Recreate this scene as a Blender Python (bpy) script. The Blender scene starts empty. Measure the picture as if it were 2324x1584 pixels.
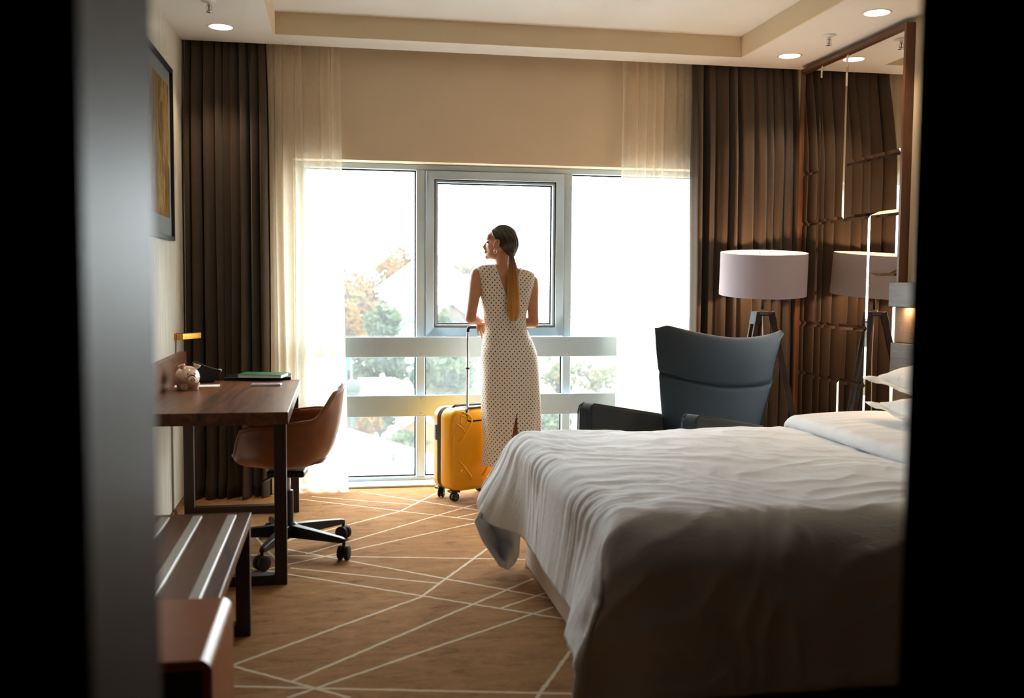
import bpy, bmesh, math, random
from math import sin, cos, pi, radians, sqrt, exp, atan2
from mathutils import Vector, Matrix, noise

# ------------------------------------------------------------------ camera
FPX, H = 2237.0, 1.31
TH, PS, RO = radians(3.774), radians(10.08), radians(0.412)
CF = Vector((sin(PS)*cos(TH), cos(PS)*cos(TH), -sin(TH)))
_R = Vector((cos(PS), -sin(PS), 0)); _U = _R.cross(CF)
CR = _R*cos(RO) + _U*sin(RO); CU = -_R*sin(RO) + _U*cos(RO)
CC = Vector((0, 0, H))
def ray(x, y): return CF + CR*((x-1162)/FPX) + CU*((792-y)/FPX)
def at(x, y, Y): d = ray(x, y); return CC + d*(Y/d.y)          # photo point on a depth plane
def atX(x, y, X): d = ray(x, y); return CC + d*(X/d.x)
def atZ(x, y, z=0.0): d = ray(x, y); return CC + d*((z-H)/d.z)

sc = bpy.context.scene
COL = sc.collection
cam_d = bpy.data.cameras.new('camera'); cam = bpy.data.objects.new('camera', cam_d); COL.objects.link(cam)
M = Matrix((CR, CU, -CF)).transposed().to_4x4(); M.translation = CC
cam.matrix_world = M
cam_d.sensor_fit = 'HORIZONTAL'; cam_d.sensor_width = 36.0; cam_d.lens = 36.0*FPX/2324
cam_d.clip_start = 0.05; cam_d.clip_end = 500
cam_d.dof.use_dof = True; cam_d.dof.focus_distance = 6.0; cam_d.dof.aperture_fstop = 2.2
sc.camera = cam

# ------------------------------------------------------------------ light
SKY = 14.5
w = bpy.data.worlds.new('overcast_sky'); sc.world = w; w.use_nodes = True
bg = w.node_tree.nodes['Background']; bg.inputs[0].default_value = (0.90, 0.96, 1.0, 1); bg.inputs[1].default_value = SKY
sc.view_settings.view_transform = 'Standard'; sc.view_settings.look = 'None'
sc.view_settings.exposure = 0.5; sc.view_settings.gamma = 1.0; sc.view_settings.use_curve_mapping = False
def portal(loc, sx, sy):
    l = bpy.data.lights.new('window_portal', 'AREA'); l.shape = 'RECTANGLE'; l.size = sx; l.size_y = sy
    l.cycles.is_portal = True
    o = bpy.data.objects.new('window_portal', l); COL.objects.link(o); o.location = loc
    o.rotation_euler = (radians(-90), 0, 0)     # faces -Y, into the room
portal((1.1, 6.62, 1.03), 2.9, 2.1)
DOWNLIGHT_W, WARM = 24.0, (1.0, 0.76, 0.52)

# ------------------------------------------------------------------ helpers
def lin(r, g, b):
    f = lambda c: (c/255/12.92) if c/255 <= 0.04045 else ((c/255+0.055)/1.055)**2.4
    return (f(r), f(g), f(b), 1)
MATS = {}
class NT:
    def __init__(s, name):
        s.m = bpy.data.materials.new(name); s.m.use_nodes = True; s.t = s.m.node_tree; s.n = s.t.nodes
        s.b = s.n['Principled BSDF']; s.out = s.n['Material Output']; MATS[name] = s.m
    def add(s, typ, **kw):
        nd = s.n.new(typ)
        for k, v in kw.items(): setattr(nd, k, v)
        return nd
    def link(s, a, b): s.t.links.new(a, b)
    def val(s, nd, i, v):
        if hasattr(v, 'links') or isinstance(v, bpy.types.NodeSocket): s.link(v, nd.inputs[i])
        else: nd.inputs[i].default_value = v
    def math(s, op, a, b=None, c=None):
        nd = s.add('ShaderNodeMath', operation=op); s.val(nd, 0, a)
        if b is not None: s.val(nd, 1, b)
        if c is not None: s.val(nd, 2, c)
        return nd.outputs[0]
    def vmath(s, op, a, b=None):
        nd = s.add('ShaderNodeVectorMath', operation=op); s.val(nd, 0, a)
        if b is not None: s.val(nd, 1, b)
        return nd.outputs[1] if op in ('LENGTH', 'DOT_PRODUCT', 'DISTANCE') else nd.outputs[0]
    def coord(s, kind='Object', scale=(1, 1, 1), rot=(0, 0, 0)):
        tc = s.add('ShaderNodeTexCoord'); mp = s.add('ShaderNodeMapping')
        mp.inputs['Scale'].default_value = scale; mp.inputs['Rotation'].default_value = rot
        s.link(tc.outputs[kind], mp.inputs[0]); return mp.outputs[0]
    def noise(s, vec, scale=5, detail=3, rough=0.5, dist=0):
        nd = s.add('ShaderNodeTexNoise'); s.link(vec, nd.inputs['Vector'])
        nd.inputs['Scale'].default_value = scale; nd.inputs['Detail'].default_value = detail
        nd.inputs['Roughness'].default_value = rough; nd.inputs['Distortion'].default_value = dist
        return nd.outputs[0]
    def ramp(s, fac, stops):
        nd = s.add('ShaderNodeValToRGB'); e = nd.color_ramp.elements
        while len(e) > len(stops): e.remove(e[-1])
        while len(e) < len(stops): e.new(0.5)
        for el, (p, c) in zip(e, stops): el.position = p; el.color = c
        s.link(fac, nd.inputs[0]); return nd.outputs[0]
    def mix(s, fac, a, b):
        nd = s.add('ShaderNodeMix', data_type='RGBA'); s.val(nd, 0, fac); s.val(nd, 6, a); s.val(nd, 7, b); return nd.outputs[2]
    def bump(s, h, strength=0.3, dist=0.01):
        nd = s.add('ShaderNodeBump'); nd.inputs['Strength'].default_value = strength; nd.inputs['Distance'].default_value = dist
        s.link(h, nd.inputs['Height']); s.link(nd.outputs[0], s.b.inputs['Normal'])
    def set(s, **kw):
        for k, v in kw.items():
            k = {'color': 'Base Color', 'rough': 'Roughness', 'metal': 'Metallic', 'spec': 'Specular IOR Level', 'sheen': 'Sheen Weight',
                 'coat': 'Coat Weight', 'sss': 'Subsurface Weight', 'trans': 'Transmission Weight', 'emit': 'Emission Color', 'estr': 'Emission Strength'}.get(k, k)
            s.val(s.b, k, v)
        return s

def plain(name, col, rough=0.5, metal=0.0, spec=0.5, nscale=0, namp=0.12, bump=0.0, **kw):
    t = NT(name)
    if nscale:
        v = t.coord(); f = t.noise(v, nscale, 4)
        c2 = tuple(min(1, c*(1+namp)) for c in col[:3])+(1,); c1 = tuple(c*(1-namp) for c in col[:3])+(1,)
        t.set(color=t.ramp(f, [(0.3, c1), (0.7, c2)]))
        if bump: t.bump(f, bump, 0.004)
    else: t.set(color=col)
    t.set(rough=rough, metal=metal, spec=spec, **kw); return t.m
def wood(name, dark, light, rough=0.4, axis='X', scale=1.0, spec=0.5, coat=0.0):
    t = NT(name); sv = {'X': (1.2, 14, 14), 'Y': (14, 1.2, 14), 'Z': (14, 14, 1.2)}[axis]
    v = t.coord(scale=tuple(q*scale for q in sv))
    f = t.noise(v, 2.2, 6, 0.62, 1.2); g = t.noise(v, 9, 3, 0.6, 0.4)
    h = t.math('ADD', t.math('MULTIPLY', f, 0.75), t.math('MULTIPLY', g, 0.25))
    t.set(color=t.ramp(h, [(0.32, dark), (0.68, light)]), rough=rough, spec=spec, coat=coat)
    t.bump(h, 0.12, 0.002); return t.m
def weave(name, col, rough=0.95, sheen=0.0, scale=900, bump=0.25, var=0.25):
    t = NT(name); v = t.coord()
    f = t.noise(v, scale*0.35, 2, 0.6); g = t.noise(t.coord(scale=(1, 1, 0.5)), 300, 2)
    h = t.math('ADD', t.math('MULTIPLY', f, 0.5), t.math('MULTIPLY', g, 0.5))
    c1 = tuple(c*(1-var) for c in col[:3])+(1,); c2 = tuple(min(1, c*(1+var)) for c in col[:3])+(1,)
    t.set(color=t.ramp(h, [(0.35, c1), (0.65, c2)]), rough=rough, sheen=sheen, spec=0.2)
    t.bump(h, bump, 0.0015); return t.m

class MB:
    """collects shapes; build() links them as ONE mesh object"""
    def __init__(s): s.v = []; s.f = []; s.uv = None
    def quadgrid(s, P, closeu=False, closev=False):
        nu, nv = len(P), len(P[0]); o = len(s.v)
        for row in P: s.v += [tuple(p) for p in row]
        for i in range(nu if closeu else nu-1):
            for j in range(nv if closev else nv-1):
                a = o+i*nv+j; b = o+((i+1) % nu)*nv+j
                c = o+((i+1) % nu)*nv+(j+1) % nv; d = o+i*nv+(j+1) % nv
                s.f.append((a, b, c, d))
        return s
    def box(s, a, b, rz=0.0, c=None):
        x0, y0, z0 = a; x1, y1, z1 = b; o = len(s.v)
        pts = [(x, y, z) for z in (z0, z1) for y in (y0, y1) for x in (x0, x1)]
        if rz:
            cx, cy = c or ((x0+x1)/2, (y0+y1)/2)
            pts = [(cx+(x-cx)*cos(rz)-(y-cy)*sin(rz), cy+(x-cx)*sin(rz)+(y-cy)*cos(rz), z) for x, y, z in pts]
        s.v += pts
        s.f += [tuple(o+i for i in q) for q in ((0, 2, 3, 1), (4, 5, 7, 6), (0, 1, 5, 4), (2, 6, 7, 3), (0, 4, 6, 2), (1, 3, 7, 5))]
        return s
    def prism(s, poly, z0, z1, axis='Z'):
        """closed polygon extruded; axis gives the extrusion direction"""
        o = len(s.v); n = len(poly)
        mp = {'Z': lambda p, h: (p[0], p[1], h), 'Y': lambda p, h: (p[0], h, p[1]), 'X': lambda p, h: (h, p[0], p[1])}[axis]
        s.v += [mp(p, z0) for p in poly] + [mp(p, z1) for p in poly]
        s.f.append(tuple(o+i for i in reversed(range(n)))); s.f.append(tuple(o+n+i for i in range(n)))
        for i in range(n): s.f.append((o+i, o+(i+1) % n, o+n+(i+1) % n, o+n+i))
        return s
    def tube(s, pts, r, n=10, cap=True, flat=1.0):
        """tube through points; r a number or a list; flat squashes the second axis"""
        pts = [Vector(p) for p in pts]; rs = r if isinstance(r, (list, tuple)) else [r]*len(pts)
        o = len(s.v); ref = None
        for i, p in enumerate(pts):
            t = (pts[min(i+1, len(pts)-1)]-pts[max(i-1, 0)]).normalized()
            if ref is None: ref = t.orthogonal().normalized() if abs(t.z) < 0.9 else Vector((1, 0, 0))
            ref = (ref-t*ref.dot(t)).normalized(); q = t.cross(ref)
            for k in range(n):
                a = 2*pi*k/n; s.v.append(tuple(p+ref*(rs[i]*cos(a))+q*(rs[i]*flat*sin(a))))
        for i in range(len(pts)-1):
            for k in range(n):
                s.f.append((o+i*n+k, o+i*n+(k+1) % n, o+(i+1)*n+(k+1) % n, o+(i+1)*n+k))
        if cap:
            s.f.append(tuple(o+k for k in reversed(range(n)))); e = o+(len(pts)-1)*n
            s.f.append(tuple(e+k for k in range(n)))
        return s
    def lathe(s, prof, n=32, c=(0, 0, 0), axis='Z', cap=False):
        o = len(s.v)
        for (r, z) in prof:
            for k in range(n):
                a = 2*pi*k/n; p = (r*cos(a), r*sin(a), z)
                if axis == 'X': p = (z, r*cos(a), r*sin(a))
                if axis == 'Y': p = (r*cos(a), z, r*sin(a))
                s.v.append((p[0]+c[0], p[1]+c[1], p[2]+c[2]))
        for i in range(len(prof)-1):
            for k in range(n): s.f.append((o+i*n+k, o+i*n+(k+1) % n, o+(i+1)*n+(k+1) % n, o+(i+1)*n+k))
        if cap:
            s.f.append(tuple(o+k for k in reversed(range(n)))); e = o+(len(prof)-1)*n; s.f.append(tuple(e+k for k in range(n)))
        return s
    def ball(s, c, r, n=12, m=16, rot=None):
        """ellipsoid, r = number or 3 radii; rot = 3x3 matrix"""
        rr = r if isinstance(r, (tuple, list)) else (r, r, r); P = []
        for i in range(n+1):
            a = pi*i/n; row = []
            for k in range(m):
                b = 2*pi*k/m; p = Vector((rr[0]*sin(a)*cos(b), rr[1]*sin(a)*sin(b), rr[2]*cos(a)))
                if rot is not None: p = rot @ p
                row.append(Vector(c)+p)
            P.append(row)
        return s.quadgrid(P, closev=True)
    def mesh(s, name, off=Vector((0, 0, 0))):
        me = bpy.data.meshes.new(name)
        me.from_pydata([(x-off[0], y-off[1], z-off[2]) for x, y, z in s.v], [], s.f)
        bm = bmesh.new(); bm.from_mesh(me)
        bmesh.ops.remove_doubles(bm, verts=bm.verts, dist=1e-6)
        bmesh.ops.recalc_face_normals(bm, faces=bm.faces); bm.to_mesh(me); bm.free()
        return me

def root_of(o):
    while o.parent: o = o.parent
    return o
def obj(name, mb, mat, parent=None, smooth=False, bevel=0, seg=2, local=False, solid=0, sub=0, loc=None, angle=None):
    """mb in world coordinates unless local; a top-level mesh gets its origin at its base"""
    if parent is None:
        if loc is None:
            xs = [p[0] for p in mb.v]; ys = [p[1] for p in mb.v]; zs = [p[2] for p in mb.v]
            loc = Vector(((min(xs)+max(xs))/2, (min(ys)+max(ys))/2, min(zs)))
        off = Vector((0, 0, 0)) if local else Vector(loc)
    else: off = Vector((0, 0, 0)) if local else root_of(parent).location
    me = mb.mesh(name, off); o = bpy.data.objects.new(name, me); COL.objects.link(o)
    if parent is None: o.location = loc
    else: o.parent = parent
    me.materials.append(MATS[mat] if isinstance(mat, str) else mat)
    finish(o, smooth, bevel, seg, solid, sub, angle); return o
def finish(o, smooth, bevel, seg, solid=0, sub=0, angle=None):
    if smooth:
        for p in o.data.polygons: p.use_smooth = True
        if angle: o.data.set_sharp_from_angle(angle=radians(angle))
    if solid:
        m = o.modifiers.new('solid', 'SOLIDIFY'); m.thickness = solid; m.offset = 0
    if bevel:
        m = o.modifiers.new('bevel', 'BEVEL'); m.width = bevel; m.segments = seg; m.limit_method = 'ANGLE'; m.angle_limit = radians(40)
        for p in o.data.polygons: p.use_smooth = True
        wn = o.modifiers.new('wn', 'WEIGHTED_NORMAL'); wn.keep_sharp = True
    if sub:
        m = o.modifiers.new('sub', 'SUBSURF'); m.levels = sub; m.render_levels = sub
def tag(o, label=None, cat=None, group=None, kind=None):
    if label: o['label'] = label
    if cat: o['category'] = cat
    if group: o['group'] = group
    if kind: o['kind'] = kind
    return o
def thing(name, loc, label=None, cat=None, group=None, rz=0.0, kind=None):
    o = bpy.data.objects.new(name, None); COL.objects.link(o); o.location = loc; o.rotation_euler = (0, 0, rz)
    o.empty_display_size = 0.05
    return tag(o, label, cat, group, kind)
def copy_tree(o, parent=None):
    c = o.copy(); COL.objects.link(c); c.parent = parent
    for ch in list(o.children): copy_tree(ch, c)
    return c
def struct(name, mb, mat, **kw): return tag(obj(name, mb, mat, **kw), kind='structure')
def fbm(x, y, z=0.0, o=4):
    return noise.fractal(Vector((x, y, z)), 0.9, 2.0, o)

# ------------------------------------------------------------------ materials
def carpet():
    t = NT('carpet'); tc = t.add('ShaderNodeTexCoord'); P = tc.outputs['Object']
    wob = t.add('ShaderNodeTexNoise'); wob.inputs['Scale'].default_value = 22; wob.inputs['Detail'].default_value = 3; t.link(P, wob.inputs['Vector'])
    wv = t.vmath('SCALE', t.vmath('SUBTRACT', wob.outputs['Color'], (0.5, 0.5, 0.5))); wv.node.inputs['Scale'].default_value = 0.012
    Q = t.vmath('ADD', P, wv)
    # pale lines woven into the carpet: end points read off the floor
    L = [((65, 1110), (1228, 689)), ((1228, 689), (1640, 390)), ((430, 1210), (1920, 575)), ((410, 1308), (2040, 750)), ((65, 1110), (800, 1308)),
         ((-300, 1228), (2600, 1292)), ((2190, 960), (1900, 1365)), ((150, 505), (2400, 870)), ((430, 510), (1340, 605)), ((300, 375), (2100, 710)),
         ((100, 430), (2100, 461)), ((300, 515), (1700, 203)), ((525, 425), (1700, 80)), ((250, 385), (1100, 163)), ((1100, 163), (1335, 47)),
         ((300, 65), (1700, 232)), ((560, 72), (1180, 122)), ((860, 43), (1750, 182)), ((1440, 203), (1700, 145)), ((1715, 760), (2200, 590)), ((150, 240), (340, 460))]
    tot = None
    for a, b in L:
        A = atZ(500+a[0]/2.702, 1100+a[1]/2.702); B = atZ(500+b[0]/2.702, 1100+b[1]/2.702)
        d = B-A; ln = d.length; d.normalize(); n = Vector((-d.y, d.x, 0))
        dist = t.math('ABSOLUTE', t.math('SUBTRACT', t.vmath('DOT_PRODUCT', Q, tuple(n)), n.dot(A)))
        m = t.add('ShaderNodeMapRange', interpolation_type='SMOOTHSTEP'); t.link(dist, m.inputs[0])
        m.inputs[1].default_value = 0.0048; m.inputs[2].default_value = 0.0085; m.inputs[3].default_value = 1; m.inputs[4].default_value = 0
        mid = (A+B)/2
        al = t.math('LESS_THAN', t.math('ABSOLUTE', t.math('SUBTRACT', t.vmath('DOT_PRODUCT', Q, tuple(d)), d.dot(mid))), ln/2)
        k = t.math('MULTIPLY', m.outputs[0], al)
        tot = k if tot is None else t.math('MAXIMUM', tot, k)
    s1 = t.noise(t.coord(scale=(2.2, 6, 1)), 2.8, 7, 0.72, 0.8); s2 = t.noise(t.coord(scale=(9, 26, 1)), 5, 4, 0.65); s3 = t.noise(P, 420, 2, 0.6)
    h = t.math('ADD', t.math('MULTIPLY', s1, 0.55), t.math('ADD', t.math('MULTIPLY', s2, 0.25), t.math('MULTIPLY', s3, 0.2)))
    base = t.ramp(h, [(0.36, lin(94, 63, 38)), (0.46, lin(158, 113, 70)), (0.64, lin(187, 140, 92))])
    t.set(color=t.mix(tot, base, lin(226, 208, 180)), rough=0.95, spec=0.1, sheen=0.0)
    b = t.math('ADD', s3, t.math('MULTIPLY', tot, 0.6)); t.bump(b, 0.35, 0.004)
carpet()
def wallpaper():
    t = NT('wallpaper'); f = t.noise(t.coord(scale=(1, 9, 0.7)), 5, 5, 0.6, 0.4); g = t.noise(t.coord(scale=(1, 60, 1.5)), 6, 3)
    h = t.math('ADD', t.math('MULTIPLY', f, 0.7), t.math('MULTIPLY', g, 0.3))
    t.set(color=t.ramp(h, [(0.35, lin(196, 188, 172)), (0.65, lin(228, 224, 212))]), rough=0.35, spec=0.4); t.bump(h, 0.08, 0.002)
wallpaper()
plain('ceiling_paint', lin(236, 233, 226), 0.9, nscale=3, namp=0.015)
plain('beige_paint', lin(224, 203, 174), 0.85, nscale=3, namp=0.02)
plain('tray_paint', lin(232, 212, 180), 0.85, nscale=3, namp=0.02)
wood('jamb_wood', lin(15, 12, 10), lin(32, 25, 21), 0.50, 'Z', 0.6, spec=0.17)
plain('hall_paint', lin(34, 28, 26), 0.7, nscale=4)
wood('baseboard_wood', lin(88, 60, 40), lin(130, 92, 62), 0.45, 'Y')
plain('window_metal', lin(186, 202, 210), 0.42, metal=0.0, spec=0.6, nscale=40, namp=0.02)
plain('rail_metal', lin(178, 197, 207), 0.38, metal=0.3, nscale=60, namp=0.02)
plain('gasket_rubber', lin(16, 18, 26), 0.6, nscale=30)
plain('bolt_metal', lin(170, 172, 172), 0.35, metal=0.6, nscale=50)
def dusty_veil_glass():  # specks of dust, plus a translucent veil standing in for flare haze
    t = NT('dusty_veil_glass'); t.n.remove(t.b)
    tr = t.add('ShaderNodeBsdfTransparent'); tr.inputs[0].default_value = (0.96, 0.975, 0.97, 1)
    tl = t.add('ShaderNodeBsdfTranslucent'); tl.inputs[0].default_value = (0.85, 0.88, 0.88, 1)
    gl = t.add('ShaderNodeBsdfGlossy'); gl.inputs['Roughness'].default_value = 0.02
    f = t.noise(t.coord(), 3, 4, 0.6); g = t.noise(t.coord(), 160, 2, 0.7)
    m = t.add('ShaderNodeMapRange'); t.link(t.math('ADD', t.math('MULTIPLY', f, 0.6), t.math('MULTIPLY', g, 0.4)), m.inputs[0])
    m.inputs[1].default_value = 0.35; m.inputs[2].default_value = 0.7; m.inputs[3].default_value = 0.012; m.inputs[4].default_value = 0.036
    a = t.add('ShaderNodeMixShader'); t.link(m.outputs[0], a.inputs[0]); t.link(tr.outputs[0], a.inputs[1]); t.link(tl.outputs[0], a.inputs[2])
    b = t.add('ShaderNodeMixShader'); b.inputs[0].default_value = 0.03; t.link(a.outputs[0], b.inputs[1]); t.link(gl.outputs[0], b.inputs[2])
    t.link(b.outputs[0], t.out.inputs[0])
dusty_veil_glass()
def sheer():
    t = NT('sheer_voile'); t.n.remove(t.b)
    v = t.coord(scale=(1, 1, 0.15)); f = t.noise(v, 300, 2)
    col = t.ramp(f, [(0.3, lin(244, 234, 214)), (0.7, lin(252, 247, 236))])
    tr = t.add('ShaderNodeBsdfTransparent'); tr.inputs[0].default_value = (0.98, 0.96, 0.92, 1)
    tl = t.add('ShaderNodeBsdfTranslucent'); t.link(col, tl.inputs[0])
    df = t.add('ShaderNodeBsdfDiffuse'); t.link(col, df.inputs[0])
    a = t.add('ShaderNodeMixShader'); a.inputs[0].default_value = 0.45; t.link(tl.outputs[0], a.inputs[1]); t.link(df.outputs[0], a.inputs[2])
    lw = t.add('ShaderNodeLayerWeight'); lw.inputs[0].default_value = 0.45
    m = t.add('ShaderNodeMapRange'); t.link(lw.outputs['Facing'], m.inputs[0]); m.inputs[3].default_value = 0.50; m.inputs[4].default_value = 0.84
    b = t.add('ShaderNodeMixShader'); t.link(m.outputs[0], b.inputs[0]); t.link(tr.outputs[0], b.inputs[1]); t.link(a.outputs[0], b.inputs[2])
    t.link(b.outputs[0], t.out.inputs[0])
sheer()
weave('curtain_cloth', lin(71, 57, 45), 0.9, sheen=0.15, var=0.22)
wood('walnut', lin(38, 20, 12), lin(142, 90, 58), 0.36, 'Y', 0.5)
wood('walnut_dark', lin(34, 20, 15), lin(58, 35, 25), 0.45, 'Z', 0.9)
wood('walnut_grey', lin(58, 46, 39), lin(92, 75, 64), 0.5, 'Y', 1.0)
wood('frame_oak', lin(66, 38, 20), lin(112, 68, 38), 0.42, 'Z', 1.0)
plain('brushed_steel', lin(206, 203, 198), 0.38, metal=0.35, nscale=60, namp=0.05)
plain('chrome', lin(225, 225, 230), 0.08, metal=1.0, nscale=20, namp=0.02)
plain('brass', lin(214, 148, 60), 0.3, metal=0.9, nscale=30, namp=0.08)
plain('black_plastic', lin(18, 19, 21), 0.4, nscale=60, namp=0.1)
plain('black_rubber', lin(22, 22, 23), 0.7, nscale=60, namp=0.1)
plain('tan_leather', lin(146, 86, 44), 0.33, spec=0.5, nscale=24, namp=0.10, bump=0.05)
plain('ottoman_leather', lin(166, 90, 40), 0.30, spec=0.6, nscale=14, namp=0.10, bump=0.04)
plain('dark_wood', lin(26, 18, 15), 0.5, nscale=20)  # dark wood of the ottoman body, mirror backing and headboard core
plain('white_paint', lin(238, 234, 228), 0.4, nscale=10, namp=0.02)
weave('armchair_wool', lin(46, 55, 62), 0.95, sheen=0.25, scale=1200, bump=0.15, var=0.15)
weave('linen_shade', lin(180, 167, 174), 0.9, scale=700, bump=0.08, var=0.03)
weave('headboard_fabric', lin(120, 100, 84), 0.95, scale=500, bump=0.3, var=0.3)
def bedlinen(name, col, var):
    t = NT(name); f = t.noise(t.coord(), 4, 5, 0.6); g = t.noise(t.coord(scale=(3, 9, 3)), 6, 5, 0.65, 0.8)
    h = t.math('ADD', t.math('MULTIPLY', f, 0.4), t.math('MULTIPLY', g, 0.6))
    t.set(color=col, rough=0.75, spec=0.25, sheen=0.2); t.bump(h, 0.5*var, 0.03)
bedlinen('duvet_cotton', lin(228, 228, 230), 0.5)
bedlinen('pillow_cotton', lin(242, 236, 228), 0.6)
weave('skirt_linen', lin(206, 190, 172), 0.95, scale=600, bump=0.2, var=0.08)
plain('mirror_silver', (0.80, 0.77, 0.72, 1), 0.015, metal=1.0, nscale=2, namp=0.01)
plain('suitcase_yellow', lin(255, 178, 8), 0.30, spec=0.5, nscale=120, namp=0.04, bump=0.04)
plain('zip_black', lin(24, 26, 30), 0.55, nscale=80)
plain('zip_grey', lin(110, 116, 124), 0.45, nscale=80)
plain('ceramic_pink', lin(238, 206, 184), 0.14, spec=0.6, nscale=3, namp=0.03)
plain('notebook_green', lin(22, 110, 74), 0.45, nscale=50, namp=0.06)
plain('paper', lin(246, 244, 238), 0.8, nscale=60, namp=0.02)
plain('laptop_slate', lin(30, 33, 42), 0.35, metal=0.4, nscale=60, namp=0.05)
plain('phone_lilac', lin(206, 204, 226), 0.3, nscale=30, namp=0.03)
plain('phone_face', lin(176, 176, 196), 0.2, nscale=20, namp=0.03)
plain('screen_black', lin(22, 22, 30), 0.12, nscale=10, namp=0.03)
def art():
    t = NT('gold_painting'); f = t.noise(t.coord(scale=(1, 3, 0.8)), 3, 6, 0.6, 1.2)
    t.set(color=t.ramp(f, [(0.3, lin(70, 52, 34)), (0.45, lin(128, 98, 58)), (0.6, lin(176, 146, 92)), (0.75, lin(150, 140, 120))]), rough=0.15)
art()
plain('art_mat', lin(150, 158, 158), 0.12, nscale=4, namp=0.02)
def skin():
    t = NT('skin'); f = t.noise(t.coord(), 14, 3); g = t.noise(t.coord(), 300, 2)
    t.set(color=t.ramp(f, [(0.3, lin(196, 134, 98)), (0.7, lin(214, 154, 118))]), rough=0.45, spec=0.4, sss=0.0)
    t.bump(g, 0.04, 0.001)
skin()
plain('lips', lin(168, 88, 80), 0.4, nscale=30)
plain('eye', lin(40, 34, 34), 0.1, nscale=20)
def hair():
    t = NT('hair'); uvc = t.coord('UV', scale=(70, 1.2, 1)); f = t.noise(uvc, 1.0, 4, 0.65, 0.3)
    oz = t.add('ShaderNodeSeparateXYZ'); tc = t.add('ShaderNodeTexCoord'); t.link(tc.outputs['UV'], oz.inputs[0])
    dark = t.ramp(f, [(0.3, lin(26, 21, 20)), (0.55, lin(58, 46, 40)), (0.68, lin(136, 110, 90))])
    gold = t.ramp(f, [(0.28, lin(96, 56, 20)), (0.5, lin(196, 126, 46)), (0.68, lin(240, 182, 96))])
    m = t.add('ShaderNodeMapRange'); t.link(oz.outputs[1], m.inputs[0]); m.inputs[1].default_value = 1.02; m.inputs[2].default_value = 1.6
    t.set(color=t.mix(m.outputs[0], dark, gold), rough=0.34, spec=0.5); t.bump(f, 0.5, 0.004)
hair()
plain('hair_elastic', lin(34, 20, 12), 0.7, nscale=60)
def polka():
    t = NT('polka_dress'); tc = t.add('ShaderNodeTexCoord'); uv = tc.outputs['UV']
    p = t.vmath('SCALE', uv); p.node.inputs['Scale'].default_value = 1/0.0282
    def cell(off):
        q = t.vmath('SUBTRACT', t.vmath('FRACTION', t.vmath('ADD', p, (off, off, 0))), (0.5, 0.5, 0))
        return t.vmath('LENGTH', q)
    d = t.math('MINIMUM', cell(10.0), cell(10.5))
    m = t.add('ShaderNodeMapRange'); t.link(d, m.inputs[0]); m.inputs[1].default_value = 0.12; m.inputs[2].default_value = 0.15; m.inputs[3].default_value = 1; m.inputs[4].default_value = 0
    f = t.noise(t.coord(), 9, 4, 0.6)
    t.set(color=t.mix(m.outputs[0], lin(238, 226, 208), lin(30, 22, 34)), rough=0.7, spec=0.25, sheen=0.15); t.bump(f, 0.25, 0.02)
polka()
plain('dress_cream', lin(238, 226, 208), 0.7, nscale=40, namp=0.03)
def glow(name, col, s):
    t = NT(name); t.set(color=(0.8, 0.8, 0.8, 1), emit=col, estr=s); f = t.noise(t.coord(), 6, 2)
    t.set(rough=t.math('ADD', t.math('MULTIPLY', f, 0.1), 0.4))
glow('lamp_lens', (1.0, 0.86, 0.68, 1), 7.0)
# outdoors
def foliage(name, stops):
    t = NT(name); f = t.noise(t.coord(), 0.9, 3, 0.7)
    c = t.ramp(f, stops); t.set(color=c, rough=0.8, spec=0.2)
    tl = t.add('ShaderNodeBsdfTranslucent'); t.link(c, tl.inputs[0]); mx = t.add('ShaderNodeMixShader'); mx.inputs[0].default_value = 0.4
    t.link(t.b.outputs[0], mx.inputs[1]); t.link(tl.outputs[0], mx.inputs[2]); t.link(mx.outputs[0], t.out.inputs[0])
foliage('autumn_leaves', [(0.34, lin(52, 60, 28)), (0.44, lin(76, 70, 26)), (0.52, lin(94, 62, 36)), (0.7, lin(96, 72, 54))])
foliage('green_leaves', [(0.3, lin(32, 48, 40)), (0.5, lin(54, 68, 50)), (0.7, lin(76, 84, 50))])
foliage('yellow_leaves', [(0.3, lin(72, 50, 10)), (0.5, lin(84, 60, 14)), (0.7, lin(90, 70, 26))])
foliage('sparse_leaves', [(0.3, lin(46, 56, 42)), (0.5, lin(64, 68, 42)), (0.7, lin(88, 64, 40))])
plain('bark', lin(58, 52, 48), 0.9, nscale=6, namp=0.2)
plain('ground_pale', lin(92, 88, 80), 0.9, nscale=0.5, namp=0.12)
plain('house_white', lin(240, 238, 234), 0.9, nscale=2, namp=0.02)
plain('house_orange', lin(100, 54, 28), 0.9, nscale=2, namp=0.08)
plain('roof_pale', lin(50, 46, 42), 0.9, nscale=1.5, namp=0.1)
plain('roof_snow', lin(238, 236, 234), 0.9, nscale=1, namp=0.02)
plain('roof_grey', lin(40, 44, 46), 0.9, nscale=2, namp=0.1)
plain('chimney_brick', lin(48, 40, 36), 0.9, nscale=8, namp=0.15)
plain('globe_white', lin(248, 248, 248), 0.5, nscale=5, namp=0.01)
plain('post_grey', lin(48, 54, 58), 0.6, nscale=5)
plain('window_dark', lin(70, 78, 84), 0.2, nscale=5)
plain('hedge', lin(28, 44, 35), 0.9, nscale=3, namp=0.3)
plain('teal_paint', lin(20, 92, 98), 0.6, nscale=3)

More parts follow.
